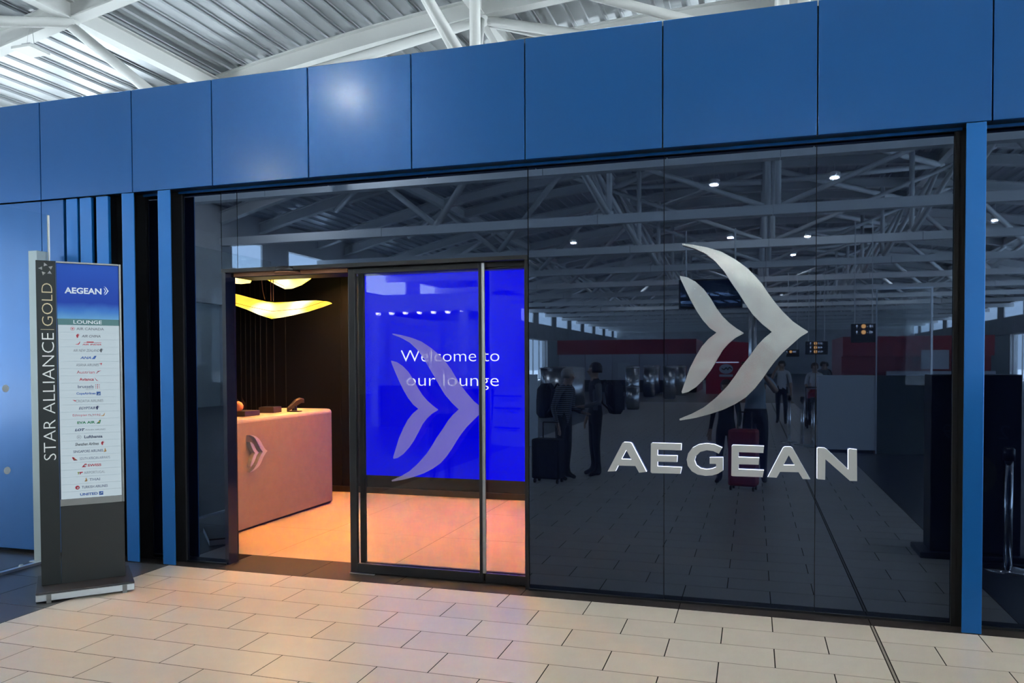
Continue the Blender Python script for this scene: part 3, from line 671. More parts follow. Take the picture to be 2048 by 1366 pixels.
# pendant lamps: padded wing shapes in glowing fabric
def pendant(name, label, poly, y, thick, tilt, cords, seam):
    cx = sum(p[0] for p in poly) / len(poly); cz = sum(p[1] for p in poly) / len(poly)
    root = thing(name, label, 'pendant lamp', (cx, y, cz), group='wing pendants over the desk')
    P = [(x - cx, z - cz) for x, z in poly]; n = len(P)
    # centre line: pair every outline vertex with its opposite one, gives a soft cushion section
    rings = []
    h = n // 2
    mid = []
    for i in range(n):
        j = (n - 1 - i) % n; mid.append(((P[i][0] + P[j][0]) / 2, (P[i][1] + P[j][1]) / 2))
    mb = MB(); vs = []; lay = [(1.0, 0.0), (0.93, 0.45), (0.6, 0.85), (0.12, 1.0)]
    def lvl(f, d): 
        out = []
        for (x, z), (mx, mz) in zip(P, mid):
            zz = mz + (z - mz) * f; xx = mx + (x - mx) * f
            out.append((xx, d * thick + (zz) * tilt, zz))
        return out
    front_ = [lvl(f, -d) for f, d in lay]; back_ = [lvl(f, d) for f, d in lay[1:]]
    allr = list(reversed(front_)) + back_
    vs = [p for r in allr for p in r]; fs = []
    for i in range(len(allr) - 1):
        for k in range(n): fs.append((i * n + k, i * n + (k + 1) % n, (i + 1) * n + (k + 1) % n, (i + 1) * n + k))
    fs.append(tuple(reversed(range(n)))); fs.append(tuple(range((len(allr) - 1) * n, len(allr) * n)))
    mb.add(vs, fs); mb.build('shade', 'pendant_fabric', root, smooth=True)
    sh = [c for c in root.children][0]
    mb = MB(); mb.path([(a, -thick * 1.02 + b * tilt, b) for a, b in seam], 0.0025, 6); mb.build('seam', 'copper_cord', sh)
    for (a, b, bend) in cords:
        pts = [(a + bend * math.sin(t / 6 * PI) * (1 - t / 6), b * tilt, b + (2.95 - cz - b) * t / 6) for t in range(7)]
        MB().path(pts, 0.0035, 6).build('cord', 'copper_cord', root)
    li = bpy.data.lights.new('pendant_light', 'AREA'); li.shape = 'DISK'; li.size = 0.25; li.energy = 5; li.color = (1, 0.6, 0.25)
    lo = bpy.data.objects.new('pendant_light', li); COL.objects.link(lo); lo.parent = root; lo.location = (0.0, 0.0, -0.22)
P1f = P1[:1] + P1[1:]
P1full = [(-5.80, 2.50), (-5.58, 2.478)] + P1[:10] + P1[10:] + [(-5.58, 2.37), (-5.74, 2.44)]
P3full = [(-6.05, 2.83), (-5.80, 2.79)] + P3 + [(-5.76, 2.63), (-5.93, 2.72)]
pendant('wing_pendant', 'largest glowing yellow wing-shaped pendant lamp, lowest of the three', P1full, 1.9, 0.055, 0.35, [(-0.06, 0.05, -0.06), (0.02, 0.03, 0.0), (0.05, 0.03, 0)], [(-0.45, 0.03), (-0.2, -0.03), (0.1, -0.09), (0.45, -0.07), (0.7, 0.0)])
pendant('wing_pendant', 'glowing yellow wing-shaped pendant lamp hanging higher, right of the cut-off one', P2, 2.5, 0.045, 0.35, [(0.0, 0.03, 0.02), (0.03, 0.03, 0.0)], [(-0.35, 0.06), (-0.1, -0.04), (0.02, -0.09)])
pendant('wing_pendant', 'glowing yellow pendant lamp partly hidden behind the door jamb', P3full, 2.2, 0.05, 0.35, [(-0.2, 0.06, 0.0)], [(0.12, 0.05), (0.2, -0.02), (0.24, -0.06)])
for k, (x, y) in enumerate(((-4.0, 1.1), (-2.6, 1.1), (-4.1, 2.5), (-2.7, 2.7), (-5.0, 3.3), (-1.0, 1.8), (-6.4, 1.6))):  # lamps out of view, added to give the lounge its warm light
    d = thing('added_downlight', 'unseen added warm lounge downlight ' + ('in front of the open doorway', 'in front of the glass door', 'over the middle of the desk', 'in front of the blue screen', 'over the far end of the desk', 'behind the dark glass wall', 'behind the desk')[k], 'downlight', (x, y, 2.95), group='unseen downlights added in the lounge ceiling')
    MB().lathe([(0.045, -0.004), (0.06, -0.004), (0.06, 0.0), (0.045, 0.0)], (0, 0, 0), 20).build('ring', 'rib_metal', d); MB().lathe([(0.001, -0.002), (0.044, -0.002), (0.044, -0.0005), (0.001, -0.0005)], (0, 0, 0), 20).build('lens', 'warm_glow', d)
    li = bpy.data.lights.new('downlight', 'AREA'); li.shape = 'DISK'; li.size = 0.10; li.energy = LOUNGE_LAMP_W; li.color = (1.0, 0.35, 0.075); li.spread = math.radians(130)
    lo = bpy.data.objects.new('downlight', li); COL.objects.link(lo); lo.parent = d; lo.location = (0, 0, -0.012)

# ------------------------------------------------------------------ totem sign
TA = Vector((-4.904, -0.988, 0.0)); UX, UY = 0.682795, 0.730610
tot = thing('totem_sign', 'tall dark grey totem listing airline logos on a lit panel, beside the entrance', 'totem sign', TA, math.atan2(UY, UX))
# local frame: x along the face, -y out of the face
TW = 0.535
B('base_plate', 'totem_base', -0.045, 0.580, -0.20, 0.34, 0.060, 0.075, tot, 0.003)
B('base_edge', 'silver', -0.045, 0.580, -0.20, 0.34, 0.012, 0.060, tot, 0.004)
for x in (0.02, 0.50): B('foot_bracket', 'totem_frame', x, x + 0.03, -0.206, -0.199, 0.0, 0.058, tot)
B('strip', 'totem_strip', -0.012, 0.112, 0.0, 0.10, 0.075, 2.425, tot, 0.003)
B('body', 'totem_grey', 0.115, TW - 0.002, 0.004, 0.10, 0.075, 0.640, tot, 0.002)
B('body_core', 'totem_grey', 0.114, TW - 0.002, 0.02, 0.10, 0.641, 2.42, tot)
B('shelf_band', 'totem_frame', 0.116, 0.520, 0.006, 0.02, 0.641, 0.688, tot)
B('frame', 'totem_frame', 0.521, TW, 0.0, 0.10, 0.641, 2.425, tot, 0.002); B('frame', 'totem_frame', 0.114, 0.521, 0.0, 0.10, 2.413, 2.425, tot, 0.001)
poster = B('poster', 'poster_blue', 0.117, 0.519, 0.010, 0.02, 2.010, 2.411, tot)
band = B('lounge_band', 'ink_teal', 0.119, 0.519, 0.009, 0.02, 1.966, 2.010, tot)
lb = B('light_panel', 'lightbox', 0.121, 0.518, 0.009, 0.02, 0.690, 1.965, tot)
MT = M_WALL(0.0085)
text('lettering', 'AEGEAN', (0.166, 0.405, 2.195, 2.240), M_WALL(0.0095), 'ink_white', poster, bold=0.03)
def small_chev(pl): return [(0.42 + (x + 0.487) * 0.040, 2.192 + (z - 1.272) * 0.052) for x, z in pl]
mb = MB(); mb.prism(small_chev(BIG), M_WALL(0.0095), 0, 0.0008); mb.prism(small_chev(SMALL), M_WALL(0.0095), 0, 0.0008); mb.build('emblem', 'ink_white', poster)
text('lettering', 'LOUNGE', (0.219, 0.404, 1.975, 2.001), MT, 'ink_white', band, bold=0.01)
strip = [c for c in tot.children if c.name.startswith('strip')][0]
# vertical words read bottom to top
MV = Matrix(((0, -1, 0, 0.0), (0, 0, -1, -0.001), (1, 0, 0, 0.0), (0, 0, 0, 1)))
text('lettering', 'STAR ALLIANCE', (0.985, 1.905, -0.094, -0.018), MV, 'print_white', strip, bold=-0.014)
text('lettering', 'GOLD', (1.955, 2.262, -0.089, -0.022), MV, 'print_gold', strip, bold=-0.016)
B('divider', 'print_gold', 0.012, 0.096, -0.0022, -0.001, 1.928, 1.931, strip)
# five-pointed emblem of pyramids
mb = MB()
for k in range(5):
    a = PI / 2 + 2 * PI * k / 5 + 0.12; c = Vector((0.052 + 0.033 * math.cos(a), 0, 2.362 + 0.033 * math.sin(a)))
    tri = []
    for j, rr in ((0.45, 0.0165), (2.5, 0.0155), (4.5, 0.0155)):
        tri.append(c + Vector((rr * math.cos(a + j - 0.15), -0.001, rr * math.sin(a + j - 0.15))))
    ap = c + Vector((0, -0.010, 0)); mb.add(tri + [ap], [(0, 1, 3), (1, 2, 3), (2, 0, 3), (2, 1, 0)])
mb.build('star_emblem', 'print_silver', strip)
# airline rows: (text, x0, x1, ink, shear, bold, mark, mark x, mark ink)
rows = [('AIR CANADA', .238, .417, 'ink_grey', 0, .01, 'disc', .212, 'ink_red'), ('AIR CHINA', .270, .393, 'ink_grey', .25, .02, 'swirl', .246, 'ink_red'),
        ('एअर इंडिया', .272, .398, 'ink_red', .2, .02, 'wing', .244, 'ink_red'), ('AIR NEW ZEALAND', .214, .385, 'ink_grey', .2, .0, 'swirl', .398, 'ink_grey'),
        ('ANA', .258, .330, 'ink_blue', .25, .03, 'slab', .350, 'ink_blue'), ('ASIANA AIRLINES', .232, .378, 'ink_grey', 0, .0, 'flag', .386, 'ink_red'),
        ('Austrian', .234, .350, 'ink_red', 0, .0, 'arrow', .376, 'ink_red'), ('Avianca', .250, .345, 'ink_red', 0, .03, 'swoosh', .360, 'ink_red'),
        ('brussels', .240, .342, 'ink_navy', 0, .01, 'dots', .368, 'ink_red'), ('CopaAirlines', .230, .355, 'ink_blue', 0, .03, 'square', .374, 'ink_blue'),
        ('CROATIA AIRLINES', .226, .404, 'ink_grey', 0, -.005, 'flagl', .218, 'ink_red'), ('EGYPTAIR', .244, .352, 'ink_navy', .3, .02, 'swirl', .366, 'ink_navy'),
        ('Ethiopian', .204, .296, 'ink_red', 0, .0, 'wing', .398, 'ink_gold'), ('EVA AIR', .232, .348, 'ink_green', 0, .04, 'leaf', .372, 'ink_green'),
        ('LOT', .216, .280, 'ink_navy', .25, .05, None, 0, ''), ('Lufthansa', .276, .395, 'ink_navy', 0, .03, 'ring', .242, 'ink_grey'),
        ('Shenzhen Airlines', .216, .370, 'ink_black', .2, .02, 'swirl', .396, 'ink_red'), ('SINGAPORE AIRLINES', .204, .398, 'ink_navy', 0, .01, 'drop', .410, 'ink_gold'),
        ('SOUTH AFRICAN AIRWAYS', .244, .442, 'ink_navy', 0, -.005, 'tail', .210, 'ink_red'), ('SWISS', .294, .384, 'ink_red', 0, .03, 'swissq', .274, 'ink_red'),
        ('AIRPORTUGAL', .270, .408, 'ink_grey', 0, -.01, 'tp', .244, 'ink_olive'), ('THAI', .304, .374, 'ink_navy', 0, .0, 'drop', .282, 'ink_gold'),
        ('TURKISH AIRLINES', .254, .424, 'ink_navy', 0, .01, 'ringd', .226, 'ink_red'), ('UNITED', .242, .358, 'ink_blue', 0, .04, 'square', .380, 'ink_blue')]
RH = (1.965 - 0.690) / 24
def mark(kind, cx, cz, ink):
    s = 0.017; MM = MT; mb = MB()
    def pg(pl): mb.prism([(cx + a * s, cz + b * s) for a, b in pl], MM, 0, 0.0008)
    circ = lambda r, k=18, ox=0, oy=0: [(ox + r * math.cos(2 * PI * i / k), oy + r * math.sin(2 * PI * i / k)) for i in range(k)]
    if kind == 'disc': mb.prism([(cx + a * s, cz + b * s) for a, b in circ(0.8)], MM, 0, 0.0008, hole=[(cx + a * s, cz + b * s) for a, b in circ(0.66)]); pg([(0, .55), (.15, .2), (.5, .2), (.2, -.1), (.05, -.45), (-.05, -.45), (-.2, -.1), (-.5, .2), (-.15, .2)])
    elif kind in ('swirl',):
        pg([(-.7, .2), (-.3, .8), (.5, .95), (.1, .6), (.9, .5), (.2, .3), (.6, .05), (.1, 0), (.2, -.5), (-.2, -.9), (-.5, -.5), (-.6, -.1)])
    elif kind == 'wing': pg([(-1.1, -.5), (.2, -.2), (.95, .95), (.8, .0), (.4, -.6)])
    elif kind == 'slab': pg([(-1, -.6), (.2, -.6), (.9, .8), (.1, .8)])
    elif kind == 'flag': pg([(-.6, .5), (.9, .9), (.5, -.4), (.3, .45)])
    elif kind == 'flagl': pg([(-.9, .6), (.6, .3), (.2, -.2)])
    elif kind == 'arrow': pg([(-1.1, -.6), (-.2, .1), (-.7, .35), (1.2, .65), (.1, .15), (-.5, -.5)])
    elif kind == 'swoosh': pg([(-.6, .8), (.0, -.1), (1.0, -.9), (.0, -.5), (-.4, .1)])
    elif kind == 'dots':
        for i in range(3):
            for j in range(3): pg(circ(0.17 + 0.06 * (i == 1), 8, (i - 1) * 0.7, (j - 1) * 0.7))
    elif kind == 'square': pg([(-.8, -.8), (.8, -.8), (.8, .8), (-.8, .8)])
    elif kind == 'leaf': pg([(-1.0, -.7), (.5, -.7), (.9, 1.0), (.3, .9), (-.1, .2)])
    elif kind in ('ring', 'ringd'):
        if kind == 'ring':
            mb.prism([(cx + a * s, cz + b * s) for a, b in circ(0.85)], MM, 0, 0.0008, hole=[(cx + a * s, cz + b * s) for a, b in circ(0.74)]); pg([(-.6, .1), (.1, .15), (.6, .0), (.1, -.1), (-.1, -.25)])
        else: pg(circ(0.85))
    elif kind == 'drop': pg([(-.6, -.7), (-.1, .1), (-.2, .6), (.15, 1.0), (.3, .3), (.6, -.2), (.3, -.7)])
    elif kind == 'tail': pg([(-1.0, .8), (-.3, .8), (1.2, -.7), (-.3, -.7)])
    elif kind == 'swissq': pg([(-1.1, -.7), (.5, -.7), (.9, .8), (.1, .8)])
    elif kind == 'tp': pg([(-1.0, .5), (.1, .5), (.1, .2), (-.35, .2), (-.5, -.6), (-.85, -.6), (-.7, .2), (-1.0, .2)])
    mb.build('airline_mark', ink, lb)
for i, (t, x0, x1, ink, sh, bo, mk, mx_, mink) in enumerate(rows):
    zc = 1.965 - RH * (i + 0.5); hgt = 0.019 if t.isupper() else 0.022
    if i == 2:
        for dz in (0.006, -0.010):
            for q in range(5): pass
        text('lettering', 'AIR INDIA', (x0, x1, zc - 0.014, zc - 0.003), MT, ink, lb, bold=.03, shear=.2); B('lettering_bar', ink, x0 + .01, x1, MT.translation.y - .001, MT.translation.y - .0002, zc + 0.004, zc + 0.007, lb); B('lettering_bar', ink, x0 + .03, x1 - .05, MT.translation.y - .001, MT.translation.y - .0002, zc + 0.007, zc + 0.013, lb)
    else: text('lettering', t, (x0, x1, zc - hgt / 2, zc + hgt / 2), MT, ink, lb, bold=bo, shear=sh)
    if mk: mark(mk, mx_, zc, mink)
    if i: B('row_line', 'ink_line', 0.124, 0.515, 0.0082, 0.0089, zc + RH / 2 - 0.0007, zc + RH / 2 + 0.0007, lb)
def rowz(i): return 1.965 - RH * (i + 0.5)
text('lettering', 'POLISH AIRLINES', (.284, .416, rowz(14) - .007, rowz(14) + .003), MT, 'ink_grey', lb, shear=.2)
text('lettering', 'airlines', (.292, .342, rowz(8) - .020, rowz(8) - .013), MT, 'ink_grey', lb)
text('lettering', 'የኢትዮጵያ', (.304, .384, rowz(12) - .010, rowz(12) + .010), MT, 'ink_red', lb)
def extra(pl, ink, dy=0.0010):
    MB().prism(pl, M_WALL(0.0085 - dy), 0, 0.0006).build('airline_mark', ink, lb)
def cross(cx, cz, s, t): return [(cx - t, cz - s), (cx + t, cz - s), (cx + t, cz - t), (cx + s, cz - t), (cx + s, cz + t), (cx + t, cz + t), (cx + t, cz + s), (cx - t, cz + s), (cx - t, cz + t), (cx - s, cz + t), (cx - s, cz - t), (cx - t, cz - t)]
extra(cross(.279, rowz(19), .007, .0024), 'ink_white')
extra([(.243, rowz(20) + .0085), (.262, rowz(20) + .0085), (.264, rowz(20) + .002), (.250, rowz(20) - .001), (.248, rowz(20) - .010), (.242, rowz(20) - .010)], 'ink_red')
extra([(.222, rowz(22) - .004), (.233, rowz(22) + .008), (.230, rowz(22)), (.236, rowz(22) - .003), (.228, rowz(22) - .008)], 'ink_white')
extra([(.212, rowz(18) + .006), (.225, rowz(18) - .010), (.205, rowz(18) - .002)], 'ink_gold'); extra([(.216, rowz(18) - .004), (.229, rowz(18) - .011), (.206, rowz(18) - .011)], 'ink_navy')
extra([(.368, rowz(9) - .010), (.386, rowz(9) - .006), (.380, rowz(9) + .002), (.370, rowz(9) - .004)], 'ink_line'); extra([(.370, rowz(23) - .008), (.390, rowz(23) + .002), (.386, rowz(23) + .008), (.376, rowz(23) + .002)], 'ink_line')
extra([(.374 + .006 * math.cos(k), rowz(13) + .002 + .006 * math.sin(k)) for k in (0, .9, 1.8, 2.7, 3.6, 4.5, 5.4)], 'ink_gold')

# ------------------------------------------------------------------ glass screen and grey post at the left
gp = thing('glass_screen', 'clear frameless glass screen with frosted dots standing in front of the blue wall', 'glass screen', (-5.74, -1.6, 0))
B('pane', 'screen_glass', -0.006, 0.006, -1.2, 1.47, 0.02, 2.948, gp); B('edge', 'print_white', -0.007, 0.007, 1.47, 1.482, 0.02, 2.948, gp)  # edge coloured white in place of light gleaming along the glass
B('base_channel', 'silver', -0.02, 0.02, -1.2, 1.47, 0.0, 0.022, gp)
for yy in (1.04, 0.35, -0.35):
    for zz in (1.487, 0.827): MB().lathe([(0.001, -0.001), (0.030, -0.001), (0.030, 0.0), (0.001, 0.0)], (0, 0, 0), 20).build('frosted_dot', 'dot_film', gp)
for k, d in enumerate([c for c in gp.children if c.name.startswith('frosted_dot')]):
    d.rotation_euler = (0, PI / 2, 0); d.location = (0.0075, (1.04, 0.35, -0.35)[k // 2], (1.487, 0.827)[k % 2])
po = thing('grey_post', 'pale grey square post behind the totem, against the glass screen', 'post', (-5.822, -0.158, 0))
B('shaft', 'grey_post', -0.047, 0.047, -0.052, 0.052, 0.006, 2.64, po, 0.003); B('foot', 'silver', -0.07, 0.06, -0.08, 0.08, 0.0, 0.006, po)
ft = thing('floor_bolt', 'tiny white cap on the dark floor by the grey post', 'cap', (-5.77, -0.42, 0.0))
MB().lathe([(0.02, 0), (0.02, 0.02), (0.012, 0.03), (0.001, 0.032)], (0, 0, 0), 12).build('cap', 'print_white', ft, smooth=True)

# ------------------------------------------------------------------ hall lamps
def hall_lamp(x, y, z, label, power=True, boost=1.0):
    d = thing('hall_downlight', label, 'downlight', (x, y, z), group='round downlights of the hall roof')
    MB().lathe([(0.16, 0.0), (0.20, 0.02), (0.20, 0.16), (0.12, 0.20)], (0, 0, 0), 16).build('housing', 'white_steel', d); MB().lathe([(0.001, -0.006), (0.155, -0.006), (0.155, 0.001), (0.001, 0.001)], (0, 0, 0), 16).build('lens', 'lamp_glow', d)
    MB().tube((0, 0, 0.2), (0, 0, zarch(x) + 0.5 - z), 0.012, 6).build('stem', 'white_steel', d)
    if power:
        li = bpy.data.lights.new('hall_light', 'AREA'); li.shape = 'DISK'; li.size = 0.30; li.energy = HALL_LAMP_W * boost; li.color = (1.0, 0.93, 0.82)
        lo = bpy.data.objects.new('hall_light', li); COL.objects.link(lo); lo.parent = d; lo.location = (0, 0, -0.03)
lamps = [(-1.48, -25.9), (2.88, -26.1), (-9.87, -38.5), (-1.23, -39.4), (2.81, -40.4), (2.41, -47.9), (10.72, -54.4), (11.1, -71.1), (2.71, -72.1), (2.73, -79.5), (11.27, -38.1), (11.98, -112.0), (-9.97, -12.8), (-16.8, -19.5)]  # the last lamp is unseen, added to brighten the left wall
side_ = ['left', 'left-middle', 'right-middle', 'right']
for k, (x, y) in enumerate(lamps): hall_lamp(x, y, 8.6, 'lit round hall downlight, %s from the lounge, %s' % (ordn[k], 'far left' if x < -5 else 'far right' if x > 5 else 'left of middle' if x < 0 else 'right of middle'), y > -60, 2.2 if x < -5 and y > -20 else 1.0)
for x in (-9.9, -1.4, 2.8, 11.2):
    for y in (-1.0, -12.9, -52.0, -64.0):
        if y == -12.9 and x in (-9.9, -1.4, 2.8): continue
        hall_lamp(x, y, 8.6, 'round hall downlight of the regular grid, %s row from the lounge, %s' % ({-1.0: 'first', -12.9: 'second', -52.0: 'fifth', -64.0: 'sixth'}[y], {-9.9: 'far left', -1.4: 'left of centre', 2.8: 'right of centre', 11.2: 'far right'}[x]))
ap = thing('ceiling_device', 'white square device hanging from the roof truss at the upper left', 'ceiling device', (-15.0, 8.0, 8.50))  # square hanging device, an unlit fixture on the truss
B('panel', 'white_steel', -0.26, 0.26, -0.26, 0.26, -0.03, 0.03, ap, 0.01); B('bracket', 'silver', -0.12, 0.12, -0.12, 0.12, 0.03, 0.12, ap)
for x in (-0.1, 0.1): MB().tube((x, 0, 0.12), (x * 0.3, 0, 0.62), 0.006, 6).build('wire', 'silver', ap)

# ------------------------------------------------------------------ hall furniture seen in the reflections
kb = thing('gate_kiosk', 'black upright gate kiosk with dim digits, just right of the lounge front', 'kiosk', (1.78, -1.9, 0))
B('base', 'kiosk_black', -0.42, 0.40, -0.22, 0.22, 0, 0.05, kb, 0.01); B('body', 'kiosk_black', -0.33, 0.35, -0.14, 0.14, 0.05, 1.56, kb, 0.008)
MH = M_HALL(0, 0.1405, 0)
text('digits', '29', (0.08, 0.24, 1.02, 1.14), MH, 'digit_dim', kb); text('digits', '2', (-0.26, -0.18, 1.02, 1.14), MH, 'digit_dim', kb)
MB().prism([(-0.0 + 0.17 * math.cos(2 * PI * k / 28), 0.72 + 0.17 * math.sin(2 * PI * k / 28)) for k in range(28)], MH, 0, 0.001).build('yellow_disc', 'dim_yellow', kb)
def stanchion(x, y, label, tape=None):
    s = thing('queue_post', label, 'queue post', (x, y, 0), group='queue posts')
    MB().lathe([(0.17, 0), (0.17, 0.012), (0.06, 0.028), (0.03, 0.04)], (0, 0, 0), 20).build('base', 'chrome', s, smooth=True)
    MB().lathe([(0.032, 0.04), (0.032, 0.88)], (0, 0, 0), 14).build('pole', 'chrome', s, smooth=True); MB().lathe([(0.045, 0.88), (0.045, 0.97), (0.03, 0.985)], (0, 0, 0), 14).build('head', 'kiosk_black', s, smooth=True)
stanchion(1.95, -1.45, 'chrome queue post with black head right in front of the right-hand pane')
stanchion(0.95, -11.2, 'chrome queue post in the hall, middle of three beside the grey cabinet'); stanchion(0.72, -11.7, 'chrome queue post in the hall, farthest from the grey cabinet'); stanchion(1.13, -10.9, 'chrome queue post in the hall, closest to the grey cabinet')
cb = thing('hall_cabinet', 'plain light grey counter block standing in the hall', 'counter', (1.64, -9.9, 0))
B('body', 'cabinet_grey', -0.49, 0.49, -0.35, 0.0, 0.06, 1.43, cb, 0.006); B('plinth', 'kiosk_black', -0.46, 0.46, -0.32, -0.03, 0, 0.06, cb)
gs = thing('hall_glass_partition', 'tall clear glass partition beside the grey counter block', 'glass partition', (2.6, -9.9, 0))
B('panel', 'green_glass', -0.46, 0.42, -0.01, 0.01, 0.0, 1.43, gs); B('upper_pane', 'screen_glass', -0.46, 0.42, -0.006, 0.006, 1.44, 3.0, gs)
B('post', 'silver', -0.475, -0.455, -0.02, 0.02, 0, 3.0, gs); B('post', 'silver', 0.42, 0.45, -0.02, 0.02, 0, 3.0, gs); B('rail', 'silver', -0.46, 0.42, -0.02, 0.02, 2.98, 3.01, gs)
ck = thing('information_kiosk', 'white box-shaped information kiosk with corner columns and a row of spotlights', 'kiosk', (-8.4, -15.4, 0))
B('fascia', 'kiosk_white', -1.45, 1.4, -2.4, 2.4, 3.05, 3.5, ck, 0.01); B('back_wall', 'kiosk_white', -1.4, 1.35, -2.35, -2.2, 0, 3.05, ck); B('counter', 'kiosk_black', -1.3, 1.25, 1.7, 2.2, 0, 1.1, ck)
B('side_wall', 'cabinet_grey', 1.2, 1.3, -2.2, 0.4, 0, 3.05, ck)
for x in (-1.3, 1.22):
    for y in (-2.2, 2.2): B('column', 'kiosk_white', x - 0.09, x + 0.09, y - 0.09, y + 0.09, 0, 3.05, ck)
for k in range(7): MB().lathe([(0.03, -0.06), (0.05, 0.0)], (-1.2 + 0.4 * k, 2.25, 3.045), 10).build('spotlight', 'lamp_glow', ck)
def drum(x, y, r, h, label):
    s = thing('steel_drum', label, 'drum', (x, y, 0), group='steel drums in the hall')
    MB().lathe([(r, 0.03), (r, h - 0.06)], (0, 0, 0), 24).build('shell', 'steel_brushed', s, smooth=True); MB().lathe([(r * 1.03, h - 0.06), (r * 1.03, h - 0.03), (r * 0.8, h), (0.01, h + 0.03)], (0, 0, 0), 24).build('lid', 'steel_brushed', s, smooth=True)
    MB().lathe([(r * 0.9, 0), (r * 0.9, 0.03)], (0, 0, 0), 24).build('foot', 'kiosk_black', s)
for k, (x, y) in enumerate(((-4.74, -26.6), (-5.0, -34.0), (-5.2, -38.0), (-3.79, -31.9), (-3.6, -36.0))): drum(x, y, 0.29, 1.55, 'tall brushed steel drum in the hall, %s from the lounge' % ordn[k])
drum(-6.55, -21.8, 0.8, 1.55, 'very wide brushed steel drum behind the waiting couple'); drum(-4.17, -22.8, 0.23, 0.85, 'short brushed steel bin in front of the tall drums')
sc_ = thing('service_counter', 'grey self-service machine with slanted front and shelves', 'machine', (-4.7, -9.6, 0), 0.3)
mb = MB(); mb.prism([(-0.35, 0.0), (0.35, 0.0), (0.22, 1.2), (0.05, 1.45), (-0.35, 1.45)], Matrix(((0, 0, 1, -0.4), (1, 0, 0, 0), (0, 1, 0, 0), (0, 0, 0, 1))), 0, 0.8); mb.build('body', 'cabinet_grey', sc_)
for z in (0.35, 0.75, 1.0): B('shelf', 'kiosk_black', -0.3, 0.3, 0.20, 0.38, z, z + 0.03, sc_)
tb = thing('hall_bench_desk', 'black check desk beside the self-service machine', 'desk', (-5.9, -11.0, 0)); B('top', 'kiosk_black', -1.0, 1.0, -0.4, 0.4, 1.05, 1.1, tb); B('front', 'kiosk_black', -0.95, 0.95, 0.3, 0.36, 0, 1.05, tb); B('side', 'kiosk_black', 0.9, 0.96, -0.38, 0.3, 0, 1.05, tb)
# shops at the far end of the hall
s1 = thing('red_shop', 'dark red shop front far down the hall, on the left of the sign', 'shop', (-7.0, -40, 0))
B('fascia', 'red_wall', -4.2, 3.9, -6.0, 0.0, 2.2, 3.05, s1); B('wall', 'red_wall', -4.2, 3.9, -6.0, -0.6, 0, 2.2, s1)
for k in range(5): B('hoarding_panel', 'hoarding', -4.1 + 1.6 * k + 0.01, -4.1 + 1.6 * (k + 1) - 0.01, 0.02, 0.08, 0.7, 2.2, s1)
B('base', 'kiosk_black', -4.1, 3.9, 0.0, 0.06, 0, 0.7, s1); B('poster', 'cabinet_grey', -0.55, 0.15, 0.082, 0.09, 0.8, 1.7, s1)
s2 = thing('red_shop', 'dark red shop front far down the hall, on the right of the sign', 'shop', (8.2, -40, 0))
B('fascia', 'red_wall', -3.6, 3.6, -6.0, 0.0, 2.0, 3.05, s2); B('wall', 'red_wall', -3.6, 3.6, -6.0, -0.6, 0, 2.0, s2); B('counter', 'hoarding', -1.5, 3.5, 0.2, 0.6, 0, 1.2, s2); B('screen', 'hoarding', 0.2, 1.5, 0.02, 0.06, 1.3, 2.3, s2)
s3 = thing('red_shop', 'glossy red rounded shop unit with a pale oval emblem in mid hall', 'shop', (-1.35, -38, 0))
mb = MB(); mb.prism([(-1.1, 0), (1.1, 0), (1.1, 2.2), (0.9, 2.9), (-1.1, 2.75)], M_HALL(0, 0, 0), -3.0, 0.0); mb.build('body', 'red_gloss', s3)
MB().prism([(0.05 + 0.36 * math.cos(2 * PI * k / 24), 1.35 + 0.26 * math.sin(2 * PI * k / 24)) for k in range(24)], M_HALL(0, 0.002, 0), 0, 0.03).build('oval_sign', 'cabinet_grey', s3)
MB().path([(0.25, 0.04, 1.32), (0.12, 0.04, 1.45), (0.05, 0.04, 1.3), (-0.05, 0.04, 1.42), (-0.15, 0.04, 1.3), (-0.28, 0.04, 1.38)], 0.03, 6).build('emblem', 'kiosk_black', s3)
B('nameplate', 'cabinet_grey', -0.4, 0.3, 0.0, 0.03, 0.93, 1.05, s3); B('light_line', 'sign_white', -0.85, 0.6, 0.0, 0.03, 1.68, 1.72, s3)
# hanging signs
def hang_sign(name, label, x0, x1, y, z0, z1, lines):
    s = thing(name, label, 'hanging sign', ((x0 + x1) / 2, y, z0)); w = x1 - x0; h = z1 - z0
    B('board', 'kiosk_black', -w / 2, w / 2, -0.12, 0.0, 0, h, s, 0.01)
    for xx in (-w * 0.35, w * 0.35): MB().tube((xx, -0.06, h), (xx, -0.06, 6.7 - z0), 0.02, 6).build('hanger', 'white_steel', s)
    MHs = M_HALL(0, 0.001, 0)
    for i, (zc, hh, txt, ox) in enumerate(lines):
        c = [(ox + hh * math.cos(2 * PI * k / 18), zc + hh * math.sin(2 * PI * k / 18)) for k in range(18)]
        MB().prism(c, MHs, 0, 0.006).build('pictogram', 'sign_orange', s)
        ar = [(-0.02, -1), (0.12, -1), (0.12, 0.2), (0.5, -0.1), (0.5, 0.3), (0.05, 0.95), (-0.4, 0.3), (-0.4, -0.1), (-0.02, 0.2)]
        MB().prism([(ox + 2.9 * hh + a * hh * 0.8, zc + b * hh * 0.8) for a, b in ar], MHs, 0, 0.006).build('arrow', 'sign_white', s)
        text('lettering', txt, (ox - 4.0 * hh, ox - 1.5 * hh, zc - 0.55 * hh, zc + 0.55 * hh), MHs, 'sign_white', s, ext=0.006)
hang_sign('wayfinding_sign', 'black hanging gate sign with two arrows and two orange circles', 3.33, 4.15, -24.7, 2.37, 3.04, [(0.58, 0.075, '18 -', -0.0), (0.37, 0.075, '45 -', -0.0)])
